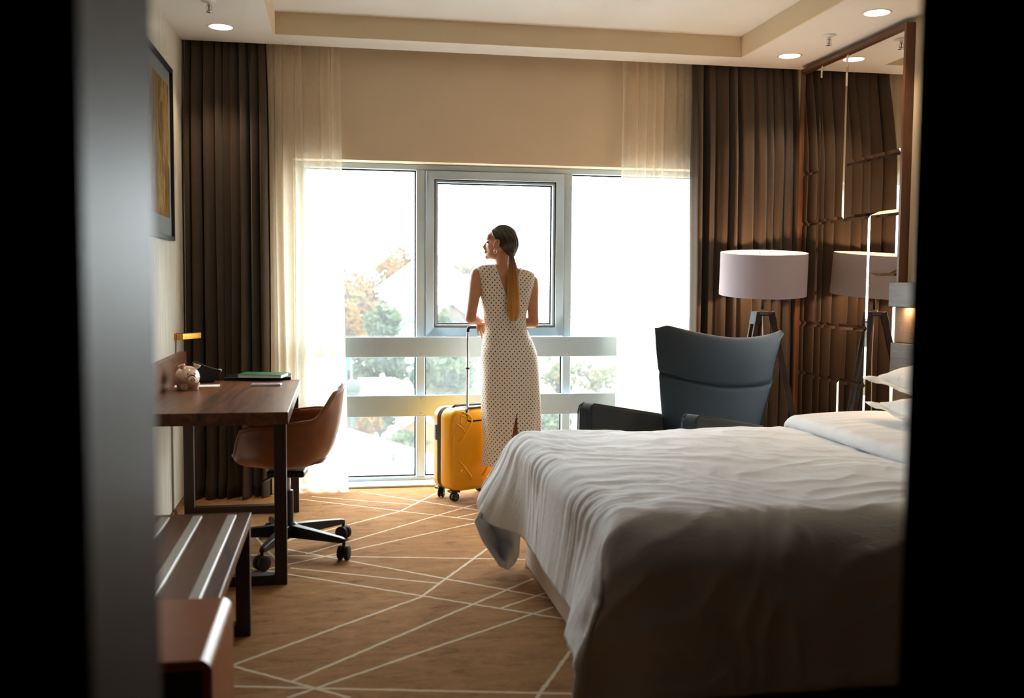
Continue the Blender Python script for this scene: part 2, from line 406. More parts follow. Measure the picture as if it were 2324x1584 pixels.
# ------------------------------------------------------------------ the room
XL, XR, ZC, YE, YB, YW = -0.905, 3.04, 2.74, 6.20, 6.32, 6.45
fl = MB(); fl.box((-1.6, -1.6, -0.1), (3.3, 6.60, 0.0)); struct('floor', fl, 'carpet', local=True, loc=(0, 0, 0))
tx0, tx1, ty0, ty1, tz = -0.357, 2.517, 1.7, 5.962, 2.868
c = MB()
c.box((-1.1, 1.05, ZC), (tx0, YE, tz)).box((tx1, 1.05, ZC), (3.24, YE, tz)).box((tx0, ty1, ZC), (tx1, YE, tz)).box((tx0, 1.05, ZC), (tx1, ty0, tz))
c.box((-1.1, 0.7, tz), (3.24, 6.6, 3.0))
struct('ceiling', c, 'ceiling_paint')
for k, (a, b) in enumerate([((tx0-0.001, ty1-0.012, ZC-0.0), (tx1+0.001, ty1, tz)), ((tx0, ty0, ZC), (tx0+0.012, ty1-0.012, tz)), ((tx1-0.012, ty0, ZC), (tx1, ty1-0.012, tz))]):
    struct('trim_%d' % (k+1), MB().box(a, b), 'tray_paint')          # the painted upright faces of the ceiling tray
struct('wall_left', MB().box((-1.1, 1.05, 0), (XL, 6.55, tz)), 'wallpaper')
struct('wall_right', MB().box((XR, 1.05, 0), (3.24, 6.55, tz)), 'beige_paint')
wb = MB(); WX0, WX1, WZ = -0.262, 2.55, 2.079
wb.box((XL, YB, 0), (WX0, 6.55, tz)).box((WX1, YB, 0), (XR, 6.55, tz)).box((WX0, YB, WZ), (WX1, 6.55, tz))
struct('wall_back', wb, 'beige_paint')
struct('baseboard_left', MB().box((XL, 1.05, 0), (XL+0.014, YB, 0.035)), 'baseboard_wood')
# the dark passage the room is seen from, and added light-dimming panels beyond it
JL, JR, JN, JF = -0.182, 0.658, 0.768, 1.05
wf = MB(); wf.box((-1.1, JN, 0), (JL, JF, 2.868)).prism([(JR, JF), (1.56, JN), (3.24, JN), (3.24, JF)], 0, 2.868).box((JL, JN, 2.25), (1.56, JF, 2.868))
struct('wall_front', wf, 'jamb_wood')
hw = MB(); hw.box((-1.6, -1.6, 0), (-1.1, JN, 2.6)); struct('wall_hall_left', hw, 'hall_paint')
struct('added_dark_ceiling', MB().box((XL, JF, 2.40), (XR, 2.45, ZC)), 'jamb_wood')  # unseen dark soffit, added to cut ceiling light on the bed's near side
struct('added_dark_panel_left', MB().box((XL, JF, 0), (XL+0.02, 2.05, 2.40)), 'jamb_wood')  # unseen dark panel over the wall, added to hold back bounce light
struct('added_dark_panel_right', MB().box((XR-0.02, JF, 0), (XR, 2.34, 2.40)), 'jamb_wood')  # matching unseen panel on the right, likewise added to dim the bounce
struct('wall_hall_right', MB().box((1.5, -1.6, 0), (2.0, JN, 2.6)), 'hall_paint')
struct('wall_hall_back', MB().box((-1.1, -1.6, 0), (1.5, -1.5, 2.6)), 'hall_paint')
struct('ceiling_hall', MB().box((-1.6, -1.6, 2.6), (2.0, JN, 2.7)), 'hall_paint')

# ------------------------------------------------------------------ window
win = tag(thing('window_1', ((WX0+WX1)/2, YW, 0)), kind='structure')
MX = [(0.510, 0.568), (1.492, 1.547)]
def frame_part(name, a, b, mat='window_metal', bev=0.004): return obj(name, MB().box(a, b), mat, win, bevel=bev, seg=1)
frame_part('frame_head', (WX0, YW, 2.042), (WX1, YW+0.09, WZ)); frame_part('frame_sill', (WX0, YW, 0.0), (WX1, YW+0.09, 0.035))
frame_part('frame_jamb', (WX0, YW, 0.035), (WX0+0.06, YW+0.09, 2.042)); frame_part('frame_jamb', (WX1-0.06, YW, 0.035), (WX1, YW+0.09, 2.042))
for a, b in MX: frame_part('mullion', (a, YW-0.002, 0.035), (b, YW+0.09, 2.042))
cols = [(WX0+0.06, MX[0][0]), (MX[0][1], MX[1][0]), (MX[1][1], WX1-0.06)]
for z0, z1 in ((0.872, 0.945), (0.475, 0.545)):
    for a, b in cols: frame_part('transom', (a, YW+0.004, z0), (b, YW+0.086, z1))
# opening sash in the middle
sx0, sx1, sz0, sz1, sw = MX[0][1]+0.002, MX[1][0]-0.002, 0.966, 2.040, 0.056
sash = MB()
for k in range(4):      # four mitred members
    A = [(sx0, sz0), (sx1, sz0), (sx1, sz1), (sx0, sz1)]; I = [(sx0+sw, sz0+sw), (sx1-sw, sz0+sw), (sx1-sw, sz1-sw), (sx0+sw, sz1-sw)]
    sash.prism([A[k], A[(k+1) % 4], I[(k+1) % 4], I[k]], YW-0.018, YW+0.05, 'Y')
sh = obj('sash', sash, 'window_metal', win, bevel=0.003, seg=1)
def ring(x0, x1, z0, z1, wd, y0, y1):
    m = MB(); m.box((x0, y0, z0), (x1, y1, z0+wd)).box((x0, y0, z1-wd), (x1, y1, z1)).box((x0, y0, z0+wd), (x0+wd, y1, z1-wd)).box((x1-wd, y0, z0+wd), (x1, y1, z1-wd)); return m
obj('sash_seal', ring(sx0+sw, sx1-sw, sz0+sw, sz1-sw, 0.006, YW-0.012, YW+0.02), 'gasket_rubber', sh)
obj('glazing_bead', ring(sx0+sw+0.006, sx1-sw-0.006, sz0+sw+0.006, sz1-sw-0.006, 0.012, YW-0.004, YW+0.05), 'window_metal', sh)
rows = [(0.945, 2.042), (0.545, 0.872), (0.035, 0.475)]
for r_, (z0, z1) in enumerate(rows):
    for c_, (a, b) in enumerate(cols):
        x0, x1, zz0, zz1 = a, b, z0, z1
        if r_ == 0 and c_ == 1: x0, x1, zz0, zz1 = sx0+sw+0.018, sx1-sw-0.018, sz0+sw+0.018, sz1-sw-0.018
        pn = obj('pane', MB().box((x0, YW+0.052, zz0), (x1, YW+0.056, zz1)), 'dusty_veil_glass', win)
        obj('gasket', ring(x0, x1, zz0, zz1, 0.009, YW+0.04, YW+0.0515), 'gasket_rubber', pn)
for z0, z1 in ((0.831, 0.962), (0.444, 0.582)):
    gr = obj('guard_rail', MB().box((WX0+0.02, 6.392, z0), (WX1-0.02, 6.412, z1)), 'rail_metal', win, bevel=0.003, seg=1)
    for a, b in MX:
        obj('standoff', MB().box(((a+b)/2-0.02, 6.412, z0+0.02), ((a+b)/2+0.02, YW-0.002, z1-0.02)), 'rail_metal', gr)
        for zz in (z0+0.019, z1-0.019):
            obj('bolt', MB().lathe([(0.0, -0.004), (0.005, -0.0035), (0.008, 0.0)], 12, ((a+b)/2-0.003, 6.392, zz), 'Y'), 'bolt_metal', gr, smooth=True)
obj('sill_plate', MB().box((WX0, 6.29, 0.0), (WX1, YW, 0.014)), 'window_metal', win, bevel=0.003, seg=1)

# ------------------------------------------------------------------ ceiling fittings
def downlight(X, Y, label):
    t = thing('ceiling_downlight', (X, Y, ZC), label, 'downlight', 'downlights along the ceiling edge')
    obj('trim_ring', MB().lathe([(0.062, -0.001), (0.073, -0.004), (0.076, 0.0), (0.062, 0.0), (0.062, -0.001)], 32), 'white_paint', t, smooth=True, local=True)
    obj('lens', MB().lathe([(0.0, -0.003), (0.04, -0.0028), (0.0615, -0.002)], 32), 'lamp_lens', t, smooth=True, local=True)
    l = bpy.data.lights.new('downlight_lamp', 'SPOT'); l.energy = DOWNLIGHT_W; l.color = WARM; l.spot_size = radians(92); l.spot_blend = 0.75; l.shadow_soft_size = 0.055
    o = bpy.data.objects.new('downlight_lamp', l); COL.objects.link(o); o.parent = t; o.location = (0, 0, -0.012)
G = atZ(501, 61, ZC); downlight(G.x, G.y, 'round lit downlight in the ceiling above the desk')
G = atZ(1990, 29, ZC); downlight(G.x, G.y, 'round lit downlight in the ceiling above the near end of the tall mirror')
G = atZ(1792, 127, ZC); downlight(G.x, G.y, 'round lit downlight in the ceiling above the tripod floor lamp')
downlight(2.80, 3.85, 'round lit downlight in the ceiling above the bed head')
def sprinkler(x, y, label):
    G = atZ(x, y, ZC)
    t = thing('fire_sprinkler', (G.x, G.y, ZC), label, 'sprinkler', 'ceiling sprinklers')
    obj('escutcheon', MB().lathe([(0.0, -0.012), (0.012, -0.012), (0.03, -0.006), (0.04, -0.003), (0.04, 0.0)], 24), 'white_paint', t, smooth=True, local=True)
    f = MB(); f.lathe([(0.009, -0.012), (0.009, -0.022)], 12, cap=True)
    for s in (-1, 1): f.tube([(0.007*s, 0, -0.02), (0.014*s, 0, -0.03), (0.011*s, 0, -0.045), (0.002*s, 0, -0.054)], 0.0028, 8)
    obj('yoke', f, 'chrome', t, smooth=True, local=True)
    obj('bulb', MB().tube([(0, 0, -0.023), (0, 0, -0.05)], 0.003, 8), plain('sprinkler_red', lin(150, 40, 36), 0.2, nscale=20) if 'sprinkler_red' not in MATS else 'sprinkler_red', t, smooth=True, local=True)
    obj('deflector', MB().lathe([(0.0, -0.054), (0.018, -0.055), (0.018, -0.057), (0.0, -0.058)], 16), 'chrome', t, smooth=True, local=True)
sprinkler(474, 2, 'small ceiling sprinkler head over the desk side of the room')
sprinkler(1882, 80, 'small ceiling sprinkler head over the lamp and mirror side')

# ------------------------------------------------------------------ curtains
def smooth0(t): t = max(0.0, min(1.0, t)); return t*t*(3-2*t)
def curtain(name, xt, xb, Yt, Yb, amp_t, amp_b, pleats, z0, z1, mat, seed, label, cat, bias=1.0, solid=0.003, pool=0.0, per=16, rolls=False):
    N = pleats*per; J = 44; P = []
    for i in range(N+1):
        u = i/N; g = u**bias; row = []
        ph = 2*pi*(pleats*u + 0.75*noise.noise(Vector((u*pleats*0.42, seed, 0)))+0.38*noise.noise(Vector((u*pleats*0.9, seed+2, 0))))
        am = 0.74+0.85*noise.noise(Vector((u*pleats*0.7, seed+7, 0)))
        for j in range(J+1):
            q = j/J; z = z0+(z1-z0)*q
            k = q**0.8 if not rolls else smooth0((q-0.72)/0.28)  # 0 floor .. 1 heading
            x = (xb[0]+(xb[1]-xb[0])*g)*(1-k)+(xt[0]+(xt[1]-xt[0])*g)*k
            s = sin(ph+1.1*(1-q)*noise.noise(Vector((u*4, seed+3, q*1.5))))
            s = math.copysign(abs(s)**0.75, s) if not rolls else 1-2*abs(sin(0.5*ph+0.35*(1-q)*noise.noise(Vector((u*4, seed+3, q*1.5)))))**0.6
            head = min(1.0, (1-q)/0.10)                     # pinched heading tape
            y = (Yb*(1-k)+Yt*k) + (amp_b*(1-k)+amp_t*k)*(0.45+0.55*head)*am*s
            y += 0.012*noise.noise(Vector((u*pleats*1.3, q*3, seed+5)))*head
            x += (0.010*cos(ph)*head + 0.018*(1-q)*noise.noise(Vector((u*7, q*2, seed+9))))
            if pool and q < 0.06:
                y -= pool*(0.06-q)/0.06*(0.6+0.6*noise.noise(Vector((u*9, seed, 2)))); x += 0.03*(0.06-q)/0.06*noise.noise(Vector((u*8, seed, 4)))
            row.append((x, y, z))
        P.append(row)
    m = MB().quadgrid(P)
    return tag(obj(name, m, mat, smooth=True, solid=solid), label, cat)
xa = lambda x, Y, y=300: at(x, y, Y).x
curtain('blackout_curtain', (XL+0.012, xa(603, 6.24)), (XL+0.012, xa(606, 6.12)), 6.250, 6.185, 0.030, 0.070, 9, 0.004, 2.862, 'curtain_cloth', 1.0,
        'dark brown blackout curtain hanging beside the desk', 'curtain', pool=0.07, rolls=True)
curtain('blackout_curtain', (xa(1570, 6.24), 3.022), (xa(1580, 6.12), 3.018), 6.250, 6.185, 0.030, 0.070, 9, 0.004, 2.862, 'curtain_cloth', 11.0,
        'brown blackout curtain hanging behind the tripod floor lamp', 'curtain', pool=0.04, rolls=True)
curtain('sheer_curtain', (xa(601, 6.28), xa(769, 6.28)), (xa(603, 6.19), xa(788, 6.19, 1100)), 6.283, 6.20, 0.02, 0.035, 7, 0.006, 2.862, 'sheer_voile', 23.0,
        'cream sheer curtain with loose folds on the desk side of the window', 'curtain', bias=1.25, solid=0)
curtain('sheer_curtain', (xa(1411, 6.28), xa(1571, 6.28)), (xa(1388, 6.19, 1000), xa(1578, 6.19)), 6.283, 6.20, 0.02, 0.03, 7, 0.006, 2.862, 'sheer_voile', 31.0,
        'cream sheer curtain hanging behind the grey armchair', 'curtain', bias=0.9, solid=0)

# ------------------------------------------------------------------ framed picture and brass lamp on the left wall
yr = atX(395, 350, XL+0.03).y; zt = atX(393, 160, XL+0.03).z; zb = atX(397, 547, XL+0.03).z; y0 = yr-1.05
pic = thing('framed_picture', (XL, (yr+y0)/2, zb), 'black framed gold abstract picture on the pale left wall', 'picture')
fr = MB(); wd = 0.022
fr.box((XL+0.001, y0, zb), (XL+0.03, yr, zb+wd)).box((XL+0.001, y0, zt-wd), (XL+0.03, yr, zt)).box((XL+0.001, y0, zb+wd), (XL+0.03, y0+wd, zt-wd)).box((XL+0.001, yr-wd, zb+wd), (XL+0.03, yr, zt-wd))
obj('frame', fr, 'black_plastic', pic)
obj('mat_board', MB().box((XL+0.002, y0+wd, zb+wd), (XL+0.015, yr-wd, zt-wd)), 'art_mat', pic)
obj('painting', MB().box((XL+0.014, y0+0.12, zb+0.12), (XL+0.017, yr-0.085, zt-0.10)), 'gold_painting', pic)
bz = at(430, 763, 5.88).z
bl = thing('wall_lamp', (XL, 5.86, bz), 'small brass wall lamp bar above the desk back panel', 'wall lamp')
obj('wall_plate', MB().box((XL, 5.80, bz-0.02), (XL+0.010, 5.87, bz+0.02)), 'brass', bl, bevel=0.003)
ap = [(XL+0.010, 5.81), (XL+0.045, 5.81), (XL+0.125, 5.97), (XL+0.108, 5.985), (XL+0.036, 5.842), (XL+0.010, 5.842)]
obj('arm', MB().prism(ap, bz-0.017, bz+0.017), 'brass', bl, bevel=0.003)
obj('led_strip', MB().prism([(XL+0.016, 5.815), (XL+0.042, 5.817), (XL+0.119, 5.969), (XL+0.110, 5.977), (XL+0.038, 5.837), (XL+0.016, 5.837)], bz+0.0171, bz+0.019), 'black_plastic', bl)
obj('cord', MB().tube([(XL+0.006, 5.825, bz-0.02), (XL+0.004, 5.825, 0.905)], 0.003, 6), 'black_plastic', bl)

# ------------------------------------------------------------------ desk
DX0, DX1, DY0, DY1, DT = XL+0.006, -0.208, 4.305, 5.745, 0.755
dk = thing('writing_desk', ((DX0+DX1)/2, (DY0+DY1)/2, 0), 'dark walnut writing desk with loop legs along the left wall', 'desk')
obj('desk_top', MB().box((DX0+0.0365, DY0, DT-0.054), (DX1, DY1, DT)), 'walnut', dk, bevel=0.003)
for ya, yb in ((DY0+0.002, DY0+0.057), (DY1-0.062, DY1-0.007)):
    obj('leg', MB().box((DX1-0.062, ya, 0.0), (DX1-0.010, yb, DT-0.054)), 'walnut_dark', dk, bevel=0.002)
    obj('leg', MB().box((DX0+0.052, ya, 0.0), (DX0+0.106, yb, DT-0.054)), 'walnut_dark', dk, bevel=0.002)
    obj('floor_runner', MB().box((DX0+0.106, ya, 0.0), (DX1-0.062, yb, 0.044)), 'walnut_dark', dk, bevel=0.002)
bp = obj('back_panel', MB().box((DX0-0.004, DY0-0.6, 0.655), (DX0+0.036, DY1-0.33, 0.905)), 'walnut', dk, bevel=0.002)
obj('back_panel_end', MB().box((DX0-0.004, DY1-0.328, 0.655), (DX0+0.036, 5.955, 0.905)), 'walnut', dk, bevel=0.002)
obj('socket_plate', MB().box((DX0+0.0362, 4.62, 0.775), (DX0+0.042, 4.72, 0.86)), 'black_plastic', dk, bevel=0.004)

# piggy bank
G = atZ(424, 884, DT)
pg = thing('piggy_bank', (G.x+0.005, G.y, DT), 'glossy pale pink ceramic piggy bank on the desk', 'piggy bank', rz=radians(24)); pg.scale = (0.9, 0.9, 0.95)
b = MB(); P = []
for i in range(25):                         # body along local -Y (snout end)
    s = i/24; yy = 0.085-0.165*s
    r = 0.069*sin(pi*min(1, max(0.0, s*0.93+0.02)))**0.55*(1.0-0.10*s)
    P.append([(r*1.04*cos(2*pi*k/28), yy, 0.072+r*0.90*sin(2*pi*k/28)-0.004*s) for k in range(28)])
b.quadgrid(P, closev=True); obj('body', b, 'ceramic_pink', pg, smooth=True, local=True)
sn = obj('snout', MB().lathe([(0.0, -0.104), (0.016, -0.1035), (0.0195, -0.099), (0.020, -0.088), (0.026, -0.068)], 24, (0, 0, 0.058), 'Y'), 'ceramic_pink', pg, smooth=True, local=True)
for s in (-1, 1):
    obj('nostril', MB().ball((0.007*s, -0.1035, 0.058), (0.0025, 0.0016, 0.004), 6, 8), 'screen_black', sn, smooth=True, local=True)
    obj('eye', MB().ball((0.019*s, -0.0735, 0.090), (0.0035, 0.003, 0.0048), 8, 10), 'eye', pg, smooth=True, local=True)
    e = MB(); e.lathe([(0.0, 0.0), (0.006, 0.004), (0.0135, 0.016), (0.016, 0.03), (0.013, 0.027), (0.004, 0.010), (0.0, 0.006)], 16)
    e.v = [(x*1.0, y*0.5-0.3*z*0.2, z) for x, y, z in e.v]
    R_ = Matrix.Rotation(radians(20*s), 3, 'Y'); e.v = [tuple(R_ @ Vector((p[0]*1.35, p[1]*1.2, p[2]*0.95))+Vector((0.036*s, -0.034, 0.112))) for p in e.v]
    obj('ear', e, 'ceramic_pink', pg, smooth=True, local=True)
    for yy in (-0.038, 0.038):
        obj('leg', MB().lathe([(0.0, 0.0), (0.0165, 0.0), (0.019, 0.003), (0.020, 0.015), (0.027, 0.04)], 16, (0.031*s, yy, 0.0)), 'ceramic_pink', pg, smooth=True, local=True)
# paper sheet, black case, laptop, notebook, phone
G1 = atZ(448, 876, DT)
tag(obj('paper_sheet', MB().box((G1.x-0.115, G1.y-0.055, DT), (G1.x+0.115, G1.y+0.055, DT+0.0012), radians(6)), 'paper'), 'white sheet of paper lying under the black leather case', 'paper')
G = atZ(466, 869, DT+0.0012)
kc = MB().prism([(-0.075, 0.0), (0.038, 0.0), (0.066, 0.028), (0.078, 0.060), (0.070, 0.068), (0.03, 0.078), (-0.02, 0.098), (-0.06, 0.118), (-0.075, 0.11)], -0.022, 0.022, 'Y')
o = tag(obj('leather_case', kc, 'zip_black', local=True, loc=(G.x, G.y+0.05, DT+0.0013), bevel=0.006), 'soft black leather case slumped behind the piggy bank', 'case'); o.rotation_euler = (0, 0, radians(14))
obj('clasp', MB().box((0.064, -0.014, 0.058), (0.082, 0.014, 0.07)), 'brushed_steel', o, local=True, bevel=0.002)
G = (atZ(505, 865, DT)+atZ(664, 853, DT))/2
lp = thing('laptop', (G.x, G.y, DT), 'closed slate grey laptop under the green notebook', 'laptop', rz=radians(2))
obj('base', MB().box((-0.185, -0.115, 0.001), (0.185, 0.115, 0.010)), 'laptop_slate', lp, local=True, bevel=0.003)
obj('lid', MB().box((-0.185, -0.115, 0.0108), (0.185, 0.115, 0.017)), 'laptop_slate', lp, local=True, bevel=0.003)
G = atZ(598, 850, DT+0.03)
nb = thing('notebook', (G.x, G.y, DT+0.0172), 'green hardcover notebook lying on the laptop', 'notebook', rz=radians(-12))
obj('cover', MB().box((-0.125, -0.085, 0.0), (0.125, 0.085, 0.002)), 'notebook_green', nb, local=True)
obj('cover', MB().box((-0.125, -0.085, 0.017), (0.125, 0.085, 0.020)), 'notebook_green', nb, local=True, bevel=0.001)
obj('spine', MB().box((-0.125, 0.083, 0.002), (0.125, 0.086, 0.017)), 'notebook_green', nb, local=True)
obj('page_block', MB().box((-0.121, -0.080, 0.002), (0.121, 0.083, 0.017)), 'paper', nb, local=True)
G = atZ(605, 875, DT)
ph = thing('smartphone', (G.x, G.y, DT), 'pale lilac smartphone lying on the desk by the laptop', 'phone', rz=radians(-3))
obj('body', MB().box((-0.078, -0.036, 0.0), (0.078, 0.036, 0.012)), 'phone_lilac', ph, local=True, bevel=0.004, seg=3)
obj('screen', MB().box((-0.070, -0.028, 0.0121), (0.070, 0.028, 0.0126)), 'phone_face', ph, local=True)

# ------------------------------------------------------------------ swivel chair at the desk
CX, CY = -0.24, 4.86
ch = thing('desk_chair', (CX, CY, 0), 'tan leather bucket desk chair on a black five star base', 'chair', rz=radians(-6))
def rim(phi):
    a = abs(math.degrees(phi))
    def lerp(t): return t*t*(3-2*t)
    keys = [(0, 0.825), (26, 0.795), (60, 0.672), (112, 0.645), (126, 0.63), (152, 0.49), (180, 0.475)]
    for (a0, z0), (a1, z1) in zip(keys, keys[1:]):
        if a <= a1: return z0+(z1-z0)*lerp((a-a0)/(a1-a0))
    return 0.455
P = []; NP = 72; NV = 22
for i in range(NP):
    phi = -pi+2*pi*i/NP; row = []; zr = rim(phi)
    Rb = 0.245+0.045*abs(sin(phi))**2+0.004*cos(phi)
    for j in range(NV+1):
        v = j/NV; t = v*pi/2
        r = Rb*min(1.0, sin(t)**0.45); z = 0.438+(zr-0.438)*(1-cos(t))**1.15
        r += 0.10*max(0, cos(phi))*(z-0.5 if z > 0.5 else 0)*0.35
        if v > 0.94: r += 0.010*(v-0.94)/0.06             # rolled lip
        row.append((r*cos(phi), r*sin(phi), z))
    P.append(row)
shl = obj('shell', MB().quadgrid(P, closeu=True), 'tan_leather', ch, smooth=True, local=True, solid=0.022, sub=1)
ed = MB(); ed.tube([P[i % NP][-1] for i in range(NP+1)], 0.008, 8, cap=False); obj('piping', ed, 'tan_leather', shl, smooth=True, local=True)
obj('seat_pad', MB().lathe([(0.0, 0.470), (0.15, 0.470), (0.19, 0.464), (0.205, 0.452)], 40), 'tan_leather', ch, smooth=True, local=True)
obj('swivel_plate', MB().box((-0.09, -0.08, 0.375), (0.09, 0.08, 0.408)), 'black_plastic', ch, local=True, bevel=0.01)
obj('height_lever', MB().tube([(-0.05, -0.07, 0.388), (-0.08, -0.20, 0.384), (-0.09, -0.25, 0.386)], 0.007, 8), 'black_plastic', ch, smooth=True, local=True)
col_ = obj('column', MB().lathe([(0.027, 0.09), (0.027, 0.30), (0.024, 0.302)], 20, cap=True), 'black_plastic', ch, smooth=True, local=True, angle=40)
obj('piston', MB().lathe([(0.014, 0.29), (0.014, 0.38)], 16), 'chrome', col_, smooth=True, local=True)
obj('hub', MB().lathe([(0.046, 0.075), (0.046, 0.13), (0.034, 0.145)], 24, cap=True), 'black_plastic', ch, smooth=True, local=True, angle=40)
for k in range(5):
    an = radians(36+6+72*k); d = Vector((cos(an), sin(an), 0)); n_ = Vector((-sin(an), cos(an), 0))
    lg = MB(); rr = []
    for s, hw_, zt_, zb_ in ((0.03, 0.030, 0.135, 0.075), (0.18, 0.024, 0.121, 0.078), (0.315, 0.017, 0.106, 0.080), (0.335, 0.012, 0.100, 0.082)):
        c0 = d*s; rr.append([tuple(c0+n_*hw_*0.75+Vector((0, 0, zt_))), tuple(c0-n_*hw_*0.75+Vector((0, 0, zt_))), tuple(c0-n_*hw_+Vector((0, 0, zb_))), tuple(c0+n_*hw_+Vector((0, 0, zb_)))])
    lg.quadgrid(rr, closev=True); o = len(lg.v); lg.f.append(tuple(range(o-4, o))); lg.f.append((3, 2, 1, 0))
    lo = obj('star_leg', lg, 'black_plastic', ch, local=True, bevel=0.004)
    cs = MB(); c0 = d*0.33; an2 = an+radians(60 if k % 2 else 20); ax = Vector((cos(an2), sin(an2), 0))
    cs.tube([tuple(c0+Vector((0, 0, 0.095))), tuple(c0+Vector((0, 0, 0.05)))], 0.008, 8)
    cs.ball(tuple(c0+Vector((0, 0, 0.052))), (0.022, 0.022, 0.018), 8, 12)
    for s in (-1, 1):
        q = c0+ax*(0.016*s)
        cs.tube([tuple(q-ax*0.0125+Vector((0, 0, 0.034))), tuple(q-ax*0.008+Vector((0, 0, 0.034))), tuple(q+ax*0.008+Vector((0, 0, 0.034))), tuple(q+ax*0.0125+Vector((0, 0, 0.034)))], [0.026, 0.034, 0.034, 0.026], 20)
    obj('caster', cs, 'black_rubber', lo, smooth=True, local=True, angle=45)

# ------------------------------------------------------------------ luggage bench and leather ottoman
BX1, BY1 = -0.318, 3.745; BZ = at(572, 1162, BY1).z; BY0 = 2.62
lb = thing('luggage_bench', ((XL+BX1)/2, (BY0+BY1)/2, 0), 'low walnut luggage bench with inset steel strips by the left wall', 'bench')
obj('bench_top', MB().box((XL+0.02, BY0, BZ-0.04), (BX1, BY1, BZ)), 'walnut', lb, bevel=0.003)
for px_ in (375, 447, 524):
    xc = atZ(px_, 1177, BZ).x
    obj('steel_strip', MB().box((xc-0.016, BY0+0.03, BZ-0.004), (xc+0.016, BY1-0.055, BZ+0.006)), 'brushed_steel', lb, bevel=0.003)
for yb in (BY0+0.1, BY1-0.055):
    for xa_, xb_ in ((BX1-0.055, BX1-0.003), (XL+0.03, XL+0.082)):
        obj('leg', MB().box((xa_, yb, 0), (xb_, yb+0.052, BZ-0.04)), 'walnut_dark', lb, bevel=0.002)
    obj('floor_runner', MB().box((XL+0.082, yb, 0), (BX1-0.055, yb+0.052, 0.045)), 'walnut_dark', lb, bevel=0.002)
OZ = 0.50; ox1 = atZ(526, 1362, OZ).x; oyf = atZ(450, 1356, OZ).y; oyn = atZ(450, 1500, OZ).y
ot = thing('leather_ottoman', ((XL+ox1)/2, (oyf+oyn)/2, 0), 'dark wooden box seat wrapped in tan leather beside the luggage bench', 'ottoman')
obj('body', MB().box((XL+0.03, oyn+0.002, 0.0), (ox1-0.0245, oyf-0.002, OZ-0.0245)), 'dark_wood', ot)
pf = [(XL+0.02, OZ-0.024), (ox1-0.024, OZ-0.024), (ox1-0.024, 0.0), (ox1, 0.0)]
pf += [(ox1-0.03+0.03*cos(radians(a)), OZ-0.03+0.03*sin(radians(a))) for a in range(0, 91, 15)] + [(XL+0.02, OZ)]
obj('leather_wrap', MB().prism(pf, oyn, oyf, 'Y'), 'ottoman_leather', ot, bevel=0.008, seg=3)

# ------------------------------------------------------------------ suitcase
def rrect(w, h, r, n=6):
    pts = []
    for cx, cz, a0 in ((w-r, h-r, 0), (-w+r, h-r, 90), (-w+r, -h+r, 180), (w-r, -h+r, 270)):
        for k in range(n+1):
            a = radians(a0+90*k/n); pts.append((cx+r*cos(a), cz+r*sin(a)))
    return pts
su = thing('suitcase', (0.786, 5.982, 0), 'yellow hard shell cabin suitcase standing by the woman', 'suitcase', rz=radians(27))
SW, SH, SZ = 0.186, 0.250, 0.308
def shell_mb(st):
    m = MB(); P = [[(x, y, SZ+z) for x, z in rrect(SW-i, SH-i, max(0.012, 0.062-i))] for y, i in st]
    m.quadgrid(P, closev=True); n = len(P[0]); m.f.append(tuple(range(n))[::-1]); o = len(m.v); m.f.append(tuple(range(o-n, o))); return m
shf = obj('front_shell', shell_mb([(-0.108, 0.030), (-0.106, 0.020), (-0.098, 0.007), (-0.085, 0.0), (0.010, 0.0), (0.012, 0.003)]), 'suitcase_yellow', su, smooth=True, local=True, angle=50)
shb = obj('back_shell', shell_mb([(0.048, 0.003), (0.050, 0.0), (0.088, 0.0), (0.100, 0.008), (0.107, 0.022), (0.108, 0.030)]), 'suitcase_yellow', su, smooth=True, local=True, angle=50)
obj('zip_tape', shell_mb([(0.0115, 0.006), (0.0118, 0.002), (0.048, 0.002), (0.0485, 0.006)]), 'zip_black', su, smooth=True, local=True, angle=40)
for y in (0.020, 0.030, 0.040):
    z_ = MB(); pr_ = rrect(SW-0.0005, SH-0.0005, 0.062); z_.tube([(x, y, SZ+z) for x, z in pr_+pr_[:1]], 0.0026, 6, cap=False); obj('zip_teeth', z_, 'zip_grey', su, smooth=True, local=True)
lk = obj('lock', MB().box((-SW-0.006, 0.050, SZ+0.05), (-SW+0.01, 0.072, SZ+0.145)), 'zip_grey', su, local=True, bevel=0.003)
for k in range(3): obj('lock_dial', MB().lathe([(0.005, -0.007), (0.005, 0.007)], 12, (-SW-0.004, 0.061, SZ+0.075+0.018*k), 'Y', cap=True), 'black_plastic', lk, local=True)
def rib(pts, r=0.0062, closed=False):
    pts = [(x, -0.1075, z) for x, z in pts]
    if closed: pts.append(pts[0])
    obj('shell_rib', MB().tube(pts, r, 8, flat=1.0), 'suitcase_yellow', shf, smooth=True, local=True)
rib([(-0.118, 0.520), (-0.082, 0.512), (-0.074, 0.480), (-0.092, 0.450), (-0.122, 0.474)], 0.004, True)
rib([(-0.112, 0.540), (-0.062, 0.522), (-0.046, 0.505), (-0.040, 0.478), (-0.060, 0.446), (-0.098, 0.392), (-0.135, 0.366)])
rib([(-0.150, 0.470), (-0.110, 0.445), (-0.090, 0.415)]); rib([(-0.135, 0.245), (-0.100, 0.215), (-0.042, 0.140), (-0.044, 0.122)]); rib([(-0.150, 0.165), (-0.128, 0.176), (-0.108, 0.190)])
for s in (1,): rib([(0.112, 0.540), (0.062, 0.522), (0.040, 0.478), (0.098, 0.392), (0.135, 0.366)]); rib([(0.135, 0.245), (0.100, 0.215), (0.042, 0.140)])
